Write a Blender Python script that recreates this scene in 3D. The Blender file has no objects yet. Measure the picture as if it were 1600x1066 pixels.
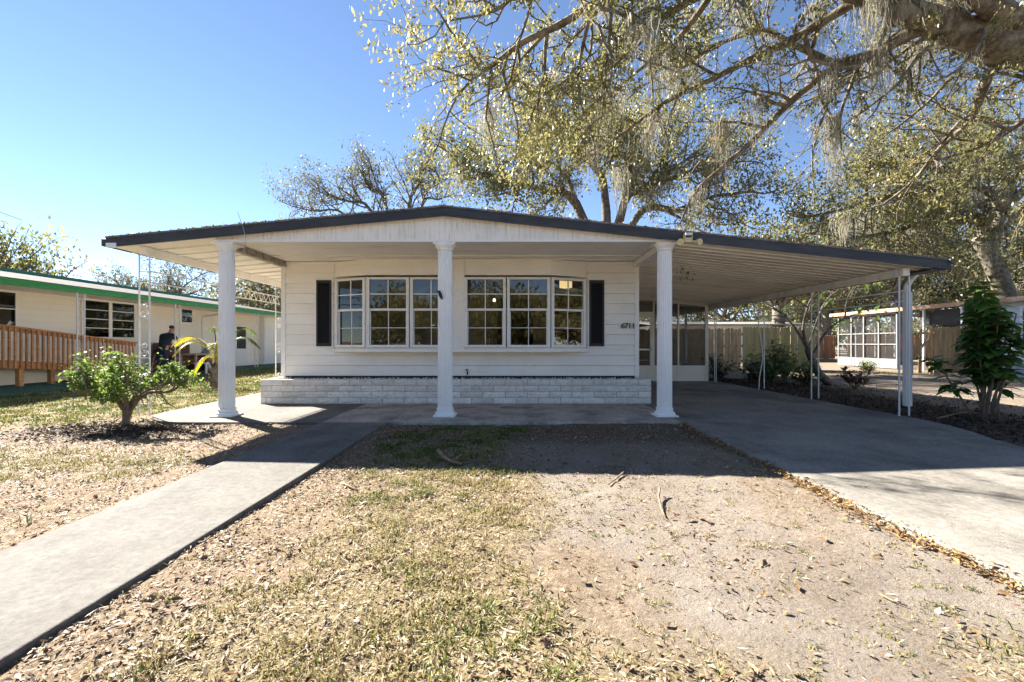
import bpy, math, random
import numpy as np
from mathutils import Vector, Matrix

# ------------------------------------------------------------------ camera, sky, sun, exposure
S = bpy.context.scene
F, HC = 711.0, 1.10                      # focal length in photo pixels, camera height
cam = bpy.data.cameras.new('camera'); cam_o = bpy.data.objects.new('camera', cam)
S.collection.objects.link(cam_o); S.camera = cam_o
cam.sensor_width = 36; cam.lens = 36 * F / 1600
cam.shift_x = -5 / 1600; cam.shift_y = 4 / 1600
cam.clip_start = 0.05; cam.clip_end = 3000
cam_o.location = (0, 0, HC); cam_o.rotation_euler = (math.radians(90), 0, 0)

SUN = Vector((-3.0, 2.36, 2.6)).normalized()          # direction towards the sun
W = bpy.data.worlds.new('World'); S.world = W; W.use_nodes = True
wn = W.node_tree; bg = wn.nodes['Background']
sky = wn.nodes.new('ShaderNodeTexSky'); sky.sky_type = 'NISHITA'; sky.sun_disc = False
sky.sun_elevation = math.asin(SUN.z); sky.sun_rotation = math.atan2(SUN.x, SUN.y)
sky.altitude = 0; sky.air_density = 0.6; sky.dust_density = 0.0; sky.ozone_density = 1.6
wn.links.new(sky.outputs[0], bg.inputs[0]); bg.inputs[1].default_value = 0.055
sun = bpy.data.lights.new('sun', 'SUN'); sun.energy = 5.0; sun.angle = math.radians(0.53); sun.color = (1, 0.95, 0.86)
sun_o = bpy.data.objects.new('sun', sun); S.collection.objects.link(sun_o)
sun_o.rotation_euler = SUN.to_track_quat('Z', 'Y').to_euler()
S.view_settings.view_transform = 'Standard'; S.view_settings.look = 'None'
S.view_settings.gamma = 1; S.view_settings.exposure = 2.3
S.cycles.use_denoising = True; S.cycles.max_bounces = 7; S.cycles.transparent_max_bounces = 24
S.cycles.diffuse_bounces = 4

RNG = np.random.default_rng(11); random.seed(5)
R = math.radians

# ------------------------------------------------------------------ helpers
def at(px, py, d):
    return Vector(((px - 805) * d / F, d, HC - (py - 537) * d / F))

WL = {}
def link(o, parent=None, loc=(0, 0, 0), rot=None):
    S.collection.objects.link(o)
    loc = Vector(loc)
    if parent is not None:
        o.parent = parent; o.location = loc - WL[parent.name]
    else:
        o.location = loc
    if rot is not None: o.rotation_euler = rot
    WL[o.name] = loc
    return o
def tag(o, label=None, cat=None, group=None, kind=None):
    if label: o['label'] = label
    if cat: o['category'] = cat
    if group: o['group'] = group
    if kind: o['kind'] = kind
    return o
def thing(name, loc, label, cat, group=None):
    return tag(link(bpy.data.objects.new(name, None), None, loc), label, cat, group)
def setmat(me, mats):
    for m in (mats if isinstance(mats, (list, tuple)) else [mats]): me.materials.append(m)

class MB:
    def __init__(s): s.v = []; s.f = []; s.m = []
    def add(s, vs, fs, mi=0):
        b = len(s.v); s.v += [tuple(v) for v in vs]
        s.f += [tuple(i + b for i in f) for f in fs]; s.m += [mi] * len(fs); return s
    def box(s, x0, x1, y0, y1, z0, z1, mi=0):
        return s.add([(x0,y0,z0),(x1,y0,z0),(x1,y1,z0),(x0,y1,z0),(x0,y0,z1),(x1,y0,z1),(x1,y1,z1),(x0,y1,z1)],
              [(0,3,2,1),(4,5,6,7),(0,1,5,4),(1,2,6,5),(2,3,7,6),(3,0,4,7)], mi)
    def hexa(s, a, mi=0):   # 8 points: bottom 4 ccw, top 4 ccw
        return s.add(a, [(0,3,2,1),(4,5,6,7),(0,1,5,4),(1,2,6,5),(2,3,7,6),(3,0,4,7)], mi)
    def bar(s, a, b, w, h, mi=0, up=(0,0,1)):
        a = Vector(a); b = Vector(b); d = (b - a).normalized(); u = Vector(up)
        if abs(d.dot(u)) > .98: u = Vector((0,1,0))
        r = d.cross(u).normalized() * w / 2; u = r.cross(d).normalized() * h / 2
        return s.hexa([a-r-u, a+r-u, b+r-u, b-r-u, a-r+u, a+r+u, b+r+u, b-r+u], mi)
    def tube(s, pts, rad, n=6, mi=0, cap=True):
        pts = [Vector(p) for p in pts]; k = len(pts)
        if not hasattr(rad, '__len__'): rad = [rad] * k
        b = len(s.v); prev = None
        for i, p in enumerate(pts):
            d = (pts[min(i+1,k-1)] - pts[max(i-1,0)]); d = d.normalized() if d.length > 1e-9 else Vector((0,0,1))
            if prev is None: u = d.orthogonal().normalized()
            else:
                u = prev - d * prev.dot(d); u = u.normalized() if u.length > 1e-6 else d.orthogonal().normalized()
            prev = u; w = d.cross(u)
            for j in range(n):
                a = 2 * math.pi * j / n
                s.v.append(tuple(p + (u * math.cos(a) + w * math.sin(a)) * rad[i]))
        nf = 0
        for i in range(k - 1):
            for j in range(n):
                j2 = (j + 1) % n
                s.f.append((b+i*n+j, b+i*n+j2, b+(i+1)*n+j2, b+(i+1)*n+j)); nf += 1
        if cap:
            s.f.append(tuple(b + j for j in range(n))[::-1]); s.f.append(tuple(b+(k-1)*n+j for j in range(n))); nf += 2
        s.m += [mi] * nf; return s
    def lathe(s, prof, n=24, c=(0,0), flute=0, fr=(0,0), mi=0):
        b = len(s.v); k = len(prof)
        for (r, z) in prof:
            for j in range(n):
                rr = r
                if flute and fr[0] < z < fr[1]: rr = r - (flute if j % 3 == 1 else 0)
                a = 2*math.pi*j/n
                s.v.append((c[0]+rr*math.cos(a), c[1]+rr*math.sin(a), z))
        for i in range(k-1):
            for j in range(n):
                j2 = (j+1) % n; s.f.append((b+i*n+j, b+i*n+j2, b+(i+1)*n+j2, b+(i+1)*n+j)); s.m.append(mi)
        s.f.append(tuple(b+j for j in range(n))[::-1]); s.f.append(tuple(b+(k-1)*n+j for j in range(n))); s.m += [mi]*2
        return s
    def mesh(s, name, mats, smooth=False):
        me = bpy.data.meshes.new(name); me.from_pydata(s.v, [], s.f); setmat(me, mats)
        if any(s.m): me.polygons.foreach_set('material_index', s.m)
        if smooth: me.polygons.foreach_set('use_smooth', [True] * len(me.polygons))
        me.update(); return me
    def build(s, name, mats, parent=None, base=None, smooth=False, bevel=0):
        """verts are world coordinates; object origin goes to base (parent's place by default)"""
        o0 = Vector(base) if base is not None else (WL[parent.name] if parent is not None else Vector((0,0,0)))
        s.v = [(v[0]-o0.x, v[1]-o0.y, v[2]-o0.z) for v in s.v]
        o = link(bpy.data.objects.new(name, s.mesh(name, mats, smooth)), parent, o0)
        if bevel:
            m = o.modifiers.new('bevel', 'BEVEL'); m.width = bevel; m.segments = 2; m.limit_method = 'ANGLE'
        return o
def inst(name, me, parent, loc, rot=None):
    return link(bpy.data.objects.new(name, me), parent, loc, rot)
def box(name, mat, parent, *c, bevel=0): return MB().box(*c).build(name, mat, parent, bevel=bevel)

# ------------------------------------------------------------------ materials
def mat(name, col, rough=.6, var=.0, vscale=3., bump=0., bscale=40., col2=None, thr=(.45,.62), spec=.4, metal=0, stretch=None,
        stain=None, trans=0, tint=0, speck=0):
    m = bpy.data.materials.new(name); m.use_nodes = True; n = m.node_tree.nodes; l = m.node_tree.links
    p = n['Principled BSDF']; p.inputs['Roughness'].default_value = rough
    p.inputs['Specular IOR Level'].default_value = spec; p.inputs['Metallic'].default_value = metal
    p.inputs['Base Color'].default_value = (*col, 1)
    geo = n.new('ShaderNodeNewGeometry'); src = geo.outputs['Position']
    if stretch:
        mp = n.new('ShaderNodeMapping'); mp.inputs['Scale'].default_value = stretch; l.new(src, mp.inputs[0]); src = mp.outputs[0]
    c = None
    def rgb(v):
        r = n.new('ShaderNodeRGB'); r.outputs[0].default_value = (*v, 1); return r.outputs[0]
    if var or col2:
        nz = n.new('ShaderNodeTexNoise'); nz.inputs['Scale'].default_value = vscale; nz.inputs['Detail'].default_value = 8
        nz.inputs['Roughness'].default_value = .65; l.new(src, nz.inputs['Vector'])
        mr = n.new('ShaderNodeMapRange'); mr.inputs[1].default_value = thr[0]; mr.inputs[2].default_value = thr[1]
        l.new(nz.outputs[0], mr.inputs[0])
        mx = n.new('ShaderNodeMix'); mx.data_type = 'RGBA'; l.new(mr.outputs[0], mx.inputs[0])
        l.new(rgb(col), mx.inputs[6]); l.new(rgb(col2 if col2 else tuple(max(0, x*(1-var)) for x in col)), mx.inputs[7]); c = mx.outputs[2]
    if stain:
        (sc, scale, lo, hi, st) = stain
        mp = n.new('ShaderNodeMapping'); mp.inputs['Scale'].default_value = st; l.new(geo.outputs['Position'], mp.inputs[0])
        nz = n.new('ShaderNodeTexNoise'); nz.inputs['Scale'].default_value = scale; nz.inputs['Detail'].default_value = 6
        nz.inputs['Roughness'].default_value = .7; l.new(mp.outputs[0], nz.inputs['Vector'])
        mr = n.new('ShaderNodeMapRange'); mr.inputs[1].default_value = lo; mr.inputs[2].default_value = hi; l.new(nz.outputs[0], mr.inputs[0])
        mx = n.new('ShaderNodeMix'); mx.data_type = 'RGBA'; l.new(mr.outputs[0], mx.inputs[0])
        l.new(c if c else rgb(col), mx.inputs[6]); l.new(rgb(sc), mx.inputs[7]); c = mx.outputs[2]
    if tint:
        oi = n.new('ShaderNodeObjectInfo'); hs = n.new('ShaderNodeHueSaturation'); mr = n.new('ShaderNodeMapRange')
        mr.inputs[3].default_value = 1-tint; mr.inputs[4].default_value = 1+tint*.5; l.new(oi.outputs['Random'], mr.inputs[0]); l.new(mr.outputs[0], hs.inputs['Value'])
        l.new(c if c else rgb(col), hs.inputs['Color']); c = hs.outputs[0]
    if speck:
        nz = n.new('ShaderNodeTexNoise'); nz.inputs['Scale'].default_value = speck; nz.inputs['Detail'].default_value = 6; nz.inputs['Roughness'].default_value = .8
        l.new(geo.outputs['Position'], nz.inputs['Vector']); mr = n.new('ShaderNodeMapRange'); mr.inputs[1].default_value = .3; mr.inputs[2].default_value = .7
        mr.inputs[3].default_value = .62; mr.inputs[4].default_value = 1.3; l.new(nz.outputs[0], mr.inputs[0])
        hs = n.new('ShaderNodeHueSaturation'); l.new(mr.outputs[0], hs.inputs['Value']); l.new(c if c else rgb(col), hs.inputs['Color']); c = hs.outputs[0]
    if c: l.new(c, p.inputs['Base Color'])
    if bump:
        nz = n.new('ShaderNodeTexNoise'); nz.inputs['Scale'].default_value = bscale; nz.inputs['Detail'].default_value = 5
        l.new(src, nz.inputs['Vector'])
        b = n.new('ShaderNodeBump'); b.inputs['Strength'].default_value = bump; b.inputs['Distance'].default_value = .02
        l.new(nz.outputs[0], b.inputs['Height']); l.new(b.outputs[0], p.inputs['Normal'])
    return m

def leafmat(name, stops, trans=.45, rough=.5, spec=.3):
    """per-leaf colour from the 'rnd' attribute, light shining through"""
    m = bpy.data.materials.new(name); m.use_nodes = True; n = m.node_tree.nodes; l = m.node_tree.links
    p = n['Principled BSDF']; p.inputs['Roughness'].default_value = rough; p.inputs['Specular IOR Level'].default_value = spec
    a = n.new('ShaderNodeAttribute'); a.attribute_name = 'rnd'
    r = n.new('ShaderNodeValToRGB'); e = r.color_ramp.elements
    while len(e) < len(stops): e.new(.5)
    for i, (t, c) in enumerate(stops): e[i].position = t; e[i].color = (*c, 1)
    l.new(a.outputs['Fac'], r.inputs[0]); l.new(r.outputs[0], p.inputs['Base Color'])
    if trans:
        t = n.new('ShaderNodeBsdfTranslucent'); l.new(r.outputs[0], t.inputs[0])
        mx = n.new('ShaderNodeMixShader'); mx.inputs[0].default_value = trans
        l.new(p.outputs[0], mx.inputs[1]); l.new(t.outputs[0], mx.inputs[2]); l.new(mx.outputs[0], n['Material Output'].inputs[0])
    return m

def glass(name, tint=(.8,.82,.8), refl=1.0):
    m = bpy.data.materials.new(name); m.use_nodes = True; n = m.node_tree.nodes; l = m.node_tree.links
    n.remove(n['Principled BSDF'])
    tr = n.new('ShaderNodeBsdfTransparent'); tr.inputs[0].default_value = (*tint, 1)
    gl = n.new('ShaderNodeBsdfGlossy'); gl.inputs['Roughness'].default_value = 0.01; gl.inputs[0].default_value = (1,1,1,1)
    fr = n.new('ShaderNodeFresnel'); fr.inputs[0].default_value = 1.5 * refl
    mx = n.new('ShaderNodeMixShader'); l.new(fr.outputs[0], mx.inputs[0]); l.new(tr.outputs[0], mx.inputs[1]); l.new(gl.outputs[0], mx.inputs[2])
    l.new(mx.outputs[0], n['Material Output'].inputs[0]); return m
def screenmat(name, op=.55):
    m = bpy.data.materials.new(name); m.use_nodes = True; n = m.node_tree.nodes; l = m.node_tree.links
    p = n['Principled BSDF']; p.inputs['Base Color'].default_value = (.03,.03,.03,1); p.inputs['Roughness'].default_value = .8
    tr = n.new('ShaderNodeBsdfTransparent'); mx = n.new('ShaderNodeMixShader'); mx.inputs[0].default_value = op
    l.new(tr.outputs[0], mx.inputs[1]); l.new(p.outputs[0], mx.inputs[2]); l.new(mx.outputs[0], n['Material Output'].inputs[0]); return m
def emit(name, col, e):
    m = bpy.data.materials.new(name); m.use_nodes = True; p = m.node_tree.nodes['Principled BSDF']
    p.inputs['Base Color'].default_value = (*col, 1); p.inputs['Emission Color'].default_value = (*col, 1); p.inputs['Emission Strength'].default_value = e
    return m

M = {}
M['siding'] = mat('white_siding', (.90,.845,.765), .5, var=.07, vscale=1.2, stain=((.66,.60,.51), 2.2, .56, .82, (1,1,5)), bump=.05, bscale=60, tint=.05)
M['trim'] = mat('white_trim', (.86,.83,.78), .45, var=.06, vscale=6, stain=((.5,.46,.4), 9, .62, .85, (1,1,1)))
M['column'] = mat('white_column_paint', (.87,.85,.82), .4, var=.05, vscale=3, stain=((.42,.38,.32), 7, .58, .80, (1.6,1.6,.22)))
M['gable'] = mat('gable_panel_paint', (.88,.84,.77), .5, var=.1, vscale=2, stain=((.50,.41,.30), 3.2, .50, .8, (9,1,.8)))
M['ceil'] = mat('porch_ceiling_paint', (.87,.83,.76), .5, var=.08, vscale=1.5, stain=((.52,.46,.38), 1.6, .55, .8, (.5,2.5,1)))
M['pan'] = mat('aluminium_pan_paint', (.86,.80,.71), .38, var=.14, vscale=1.1, stretch=(.3,3,1), stain=((.46,.40,.33), 2.2, .5, .82, (.35,3.5,1)))
M['beamstain'] = mat('stained_beam', (.42,.37,.30), .7, col2=(.2,.17,.13), vscale=9)
M['fascia'] = mat('charcoal_fascia', (.030,.032,.038), .55, col2=(.055,.055,.058), vscale=5, stretch=(.4,1,2))
M['roof'] = mat('weathered_shingle', (.20,.195,.185), .9, col2=(.09,.085,.07), vscale=14, bump=.5, bscale=60, stain=((.10,.11,.05), 5, .55, .7, (1,1,1)))
M['shutter'] = mat('black_shutter', (.016,.017,.021), .45)
M['block'] = mat('painted_block', (.82,.77,.70), .8, var=.13, vscale=9, bump=.55, bscale=45, tint=.16, speck=60, stain=((.42,.37,.30), 5, .56, .8, (1,1,2)))
M['mortar'] = mat('mortar', (.34,.31,.27), .9, var=.3, vscale=20, bump=.4)
M['glass'] = glass('window_glass', (.80,.79,.76), 1.06)
M['screen'] = screenmat('insect_screen', .42)
M['screen_light'] = screenmat('light_insect_screen', .22)
M['wall_in'] = mat('interior_wall', (.62,.56,.47), .8, var=.1)
M['floor_in'] = mat('interior_floor', (.18,.13,.09), .5)
M['iron'] = mat('white_iron', (.72,.71,.69), .5, stain=((.36,.31,.26), 14, .6, .75, (1,1,.5)))
M['kick'] = mat('beige_kick_panel', (.84,.79,.69), .5, var=.1, vscale=2, stain=((.36,.31,.24), 3, .6, .85, (1,1,1)))
M['black'] = mat('black_metal', (.015,.015,.016), .5)
M['lampcream'] = mat('yellowed_plastic', (.72,.57,.30), .5, var=.2, vscale=30)
M['chrome'] = mat('galvanised', (.45,.45,.45), .4, metal=.8)
M['soil'] = mat('planter_soil', (.05,.04,.03), .95, col2=(.10,.08,.06), vscale=30, bump=.6)
M['conc'] = mat('drive_concrete', (.295,.27,.234), .85, col2=(.20,.182,.157), vscale=1.3, thr=(.36,.66), bump=.25, bscale=120, spec=.15, speck=22,
                stain=((.125,.112,.096), .9, .48, .68, (.7,.5,1)))
M['walkc'] = mat('walk_concrete', (.185,.172,.152), .85, col2=(.115,.105,.091), vscale=1.3, thr=(.36,.66), bump=.25, bscale=120, spec=.15, speck=22,
                stain=((.09,.082,.072), 2.6, .52, .74, (1,.5,1)))
M['porchc'] = mat('porch_concrete', (.50,.44,.37), .85, col2=(.30,.262,.22), vscale=2.2, thr=(.35,.65), bump=.25, bscale=120, spec=.15, speck=22,
                stain=((.13,.125,.12), 2.0, .5, .72, (1,1,1)))
M['barkpale'] = mat('lichened_sunlit_bark', (.095,.07,.047), .95, col2=(.27,.225,.16), vscale=6, thr=(.42,.64), bump=1, bscale=20)  # pale mottling: lichen, plus sunlight put into the bark colour
M['bark'] = mat('oak_bark', (.085,.066,.052), .95, col2=(.19,.168,.14), vscale=7, thr=(.42,.62), bump=.9, bscale=26)
M['bark2'] = mat('oak_bark_mossy', (.085,.068,.048), .95, col2=(.21,.185,.14), vscale=5, thr=(.4,.62), bump=1, bscale=22)
M['stem'] = mat('shrub_stem', (.20,.15,.105), .9, var=.4, vscale=20, bump=.4)
M['moss'] = leafmat('spanish_moss', [(0,(.26,.235,.17)), (.5,(.40,.365,.28)), (1,(.54,.50,.40))], .5, .9, .1)
M['oakleaf'] = leafmat('oak_leaf', [(0,(.055,.066,.022)), (.35,(.145,.145,.046)), (.7,(.27,.24,.082)), (1,(.40,.345,.15))], .55, .42, .4)
M['oakleaf2'] = leafmat('oak_leaf_grey', [(0,(.06,.07,.04)), (.4,(.13,.13,.065)), (.75,(.22,.205,.11)), (1,(.33,.30,.20))], .45, .5, .3)
M['bushleaf'] = leafmat('hibiscus_leaf', [(0,(.06,.11,.025)), (.5,(.15,.22,.045)), (.8,(.30,.35,.08)), (1,(.50,.47,.11))], .5, .5, .3)
M['darkleaf'] = leafmat('dark_shrub_leaf', [(0,(.04,.08,.022)), (.6,(.10,.18,.04)), (1,(.26,.32,.07))], .45, .35, .5)
M['rubberleaf'] = leafmat('broad_leaf', [(0,(.05,.13,.028)), (.6,(.12,.25,.05)), (.85,(.27,.37,.07)), (1,(.52,.47,.09))], .5, .35, .45)
M['croton'] = leafmat('croton_leaf', [(0,(.06,.045,.025)), (.5,(.17,.06,.045)), (.8,(.30,.10,.06)), (1,(.17,.20,.05))], .4, .35, .5)
M['palmyellow'] = leafmat('yellow_frond', [(0,(.36,.30,.01)), (1,(.55,.47,.02))], .4, .5, .1)
M['palmgreen'] = leafmat('green_frond', [(0,(.05,.10,.02)), (1,(.16,.20,.03))], .4, .4)
M['grass'] = leafmat('grass_blades', [(0,(.075,.115,.018)), (.22,(.17,.20,.04)), (.42,(.30,.26,.095)), (.72,(.38,.29,.15)), (1,(.50,.42,.29))], .3, .6, .2)
M['litter'] = leafmat('dry_leaves', [(0,(.06,.035,.02)), (.4,(.19,.115,.06)), (.75,(.30,.205,.125)), (1,(.56,.46,.35))], .15, .6, .3)
M['litter2'] = leafmat('orange_leaves', [(0,(.12,.065,.03)), (.5,(.28,.165,.065)), (.85,(.40,.25,.10)), (1,(.50,.40,.27))], .15, .6, .3)
M['thatch'] = leafmat('straw', [(0,(.16,.11,.065)), (.5,(.34,.26,.16)), (1,(.56,.48,.36))], .2, .6, .2)
M['mulch'] = leafmat('dark_litter', [(0,(.03,.022,.017)), (.55,(.10,.07,.05)), (1,(.26,.19,.13))], .1, .8, .2)
M['cream'] = mat('cream_siding', (.86,.80,.69), .5, var=.05, vscale=1)
M['creamtrim'] = mat('cream_trim', (.86,.82,.74), .5)
M['green'] = mat('green_gutter_paint', (.03,.27,.06), .4, var=.15)
M['teal'] = mat('teal_roof_edge', (.035,.20,.15), .45, var=.15)
M['gravelroof'] = mat('gravel_roof', (.15,.14,.13), .9, col2=(.06,.057,.053), vscale=9, bump=.5, spec=.03)
M['ramp'] = mat('stained_wood', (.60,.27,.10), .6, var=.4, vscale=4, stretch=(1,1,6), bump=.15, tint=.22)
M['fence'] = mat('weathered_cedar', (.54,.36,.18), .85, col2=(.36,.25,.12), vscale=3, stretch=(3,3,.6), bump=.3, tint=.22)
M['fence2'] = mat('mossy_cedar', (.36,.29,.12), .85, col2=(.44,.32,.16), vscale=2.5, stretch=(3,3,.6), bump=.3, tint=.22)
M['fence3'] = mat('brown_cedar', (.33,.18,.09), .85, col2=(.24,.14,.08), vscale=3, stretch=(3,3,.6), bump=.3, tint=.22)
M['white'] = mat('white_paint', (.78,.78,.77), .5, var=.05)
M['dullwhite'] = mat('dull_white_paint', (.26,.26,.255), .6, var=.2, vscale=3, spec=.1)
M['bluewhite'] = mat('pale_blue_siding', (.60,.66,.70), .5, var=.05)
M['rust'] = mat('rusty_fascia', (.46,.25,.13), .7, col2=(.62,.45,.30), vscale=4)
M['dark'] = mat('dark_inside', (.035,.032,.03), .7)
M['carpet'] = mat('green_outdoor_carpet', (.045,.13,.085), .95, var=.25, vscale=6, bump=.4)
M['curtain'] = mat('pale_curtain', (.66,.63,.57), .8, var=.4, vscale=12, stretch=(1,4,.2))
M['stick'] = mat('dead_stick', (.20,.13,.08), .9, col2=(.34,.24,.15), vscale=18, bump=.5)
M['skin'] = mat('skin', (.50,.27,.18), .5)
M['shirt'] = mat('dark_shirt', (.018,.024,.03), .8)
M['jeans'] = mat('navy_trousers', (.02,.027,.06), .8)
M['hair'] = mat('brown_hair', (.08,.045,.025), .7)
M['brown'] = mat('brown_upholstery', (.15,.06,.035), .7, var=.2)
M['card'] = mat('cardboard', (.42,.30,.19), .85, var=.15)
M['tealcloth'] = mat('teal_cloth', (.25,.40,.40), .8, var=.3, vscale=20)
M['asphalt'] = mat('asphalt', (.14,.135,.125), .9, var=.3, vscale=6, bump=.4)
M['lamp_shade'] = emit('lit_shade', (1,.74,.34), .3)
M['bulb'] = emit('lit_bulb', (1,.9,.7), 1.2)

# ------------------------------------------------------------------ noise for the ground
def hash2(ix, iy, seed):
    h = (ix.astype(np.int64) * 374761393 + iy.astype(np.int64) * 668265263 + seed * 974711) & 0xffffffff
    h = ((h ^ (h >> 13)) * 1274126177) & 0xffffffff
    return ((h ^ (h >> 16)) & 0xffff) / 65535.0
def vnoise(x, y, s, seed=0):
    x = np.asarray(x) * s; y = np.asarray(y) * s
    ix = np.floor(x); iy = np.floor(y); fx = x - ix; fy = y - iy
    fx = fx*fx*(3-2*fx); fy = fy*fy*(3-2*fy)
    a = hash2(ix,iy,seed); b = hash2(ix+1,iy,seed); c = hash2(ix,iy+1,seed); d = hash2(ix+1,iy+1,seed)
    return (a*(1-fx)+b*fx)*(1-fy) + (c*(1-fx)+d*fx)*fy
def fbm(x, y, s, o=4, seed=0):
    t = 0; a = .5; n = 0
    for k in range(o): t = t + a*vnoise(x, y, s*2**k, seed+k*17); n += a; a *= .55
    return t / n
def sstep(a, b, x): 
    t = np.clip((x-a)/(b-a), 0, 1); return t*t*(3-2*t)

def masks(x, y):
    """grass, pale sand, brown litter, darker soil, 0..1 each, over world x, y"""
    n1 = fbm(x, y, .9, 4, 3); n2 = fbm(x, y, 2.6, 4, 9); n3 = fbm(x, y, .5, 3, 21)
    # grass in the front yard between walk and sand
    gx0 = -1.25 + .35*(n3-.5)*2 - .35*sstep(2.4,1.4,y); gx1 = -.12 + .5*sstep(2.6,1.3,y) + .8*(n1-.5)
    g = sstep(gx0-.25, gx0+.35, x) * (1-sstep(gx1-.2, gx1+.35, x)) * (1-sstep(3.9,4.25,y + .4*(n2-.5)))
    g = np.maximum(g, sstep(1.85,1.4,y)*sstep(-1.3,-.8,x)*(1-sstep(.5,1.2,x+.6*(n1-.5)))*.9)
    g = np.maximum(g, sstep(2.0,1.3,y)*sstep(1.4,1.75,x)*(1-sstep(2.0,2.25,x))*.75)
    # green strip in the roof's shade
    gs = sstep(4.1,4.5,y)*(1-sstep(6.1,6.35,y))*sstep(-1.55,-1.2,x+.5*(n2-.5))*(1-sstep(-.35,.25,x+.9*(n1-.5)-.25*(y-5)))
    g = np.maximum(g, gs)
    # left of the walk: patches near, lawn behind
    lawn = sstep(-4.5,-5.6,x + .12*(y-6.5) + .8*(n1-.5)) * sstep(5.9,7.0,y + .9*(n1-.5))
    patch = sstep(-2.9,-3.5,x+.5*(n1-.5))*(1-sstep(4.2,5.2,y))*sstep(.34,.52,n1)
    g = np.where(x < -2.7, np.maximum(lawn, patch*.9), g)
    g = g * sstep(.30,.52,n2*.6+n1*.4 + .10*g)
    rl = sstep(7.6,8.6,x + .8*(n1-.5))
    g = np.where(x > 5.4, rl*sstep(.5,.64,n1)*.5*sstep(9,14,y) , g)
    sand = sstep(-.4,.6,x + 1.5*(n1-.5) + .9*(n2-.5)) * (.45+.55*sstep(.36,.58,n1)) * (1-sstep(2.5,3.2,x)) * (1-sstep(5.0,5.7,y+.8*(n2-.5)))
    sand = np.maximum(sand, rl*.75)
    lit = sstep(-.9,-1.5,x+.5*(n1-.5)) * (1-lawn)
    lit = np.maximum(lit, .25*sstep(.52,.7,n1)*(1-.6*sand)); lit = np.where(x > 2.4, .6*(1-rl)+.25*sstep(.5,.65,n2), lit)
    bed = sstep(5.2,5.6,x)*(1-sstep(7.2,8.2,x+.9*(n1-.5)))*sstep(3.4,4.6,y)*(1-sstep(14,15,y))
    bush = np.exp(-(((x+5.2)/1.15)**2+((y-5.9)/.55)**2)*1.1)
    dark_soil = np.maximum(bed, bush*.8)
    dark_soil = np.maximum(dark_soil, .75*sstep(4.9,5.5,y+.5*(n2-.5))*(1-sstep(6.35,6.5,y))*sstep(-1.8,-1.6,x)*(1-sstep(2.3,2.5,x)))  # darker ground strip along the front of the porch slab
    return g, sand, lit, dark_soil, bed

def height(x, y):
    near = np.exp(-(np.maximum(0, np.abs(x)-9)/3)**2) * np.exp(-(np.maximum(0, np.abs(y-5)-8)/4)**2)
    h = (fbm(x,y,1.1,4,5)-.5)*.045 + (fbm(x,y,9,3,8)-.5)*.022
    return -.035 + h*near

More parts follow.
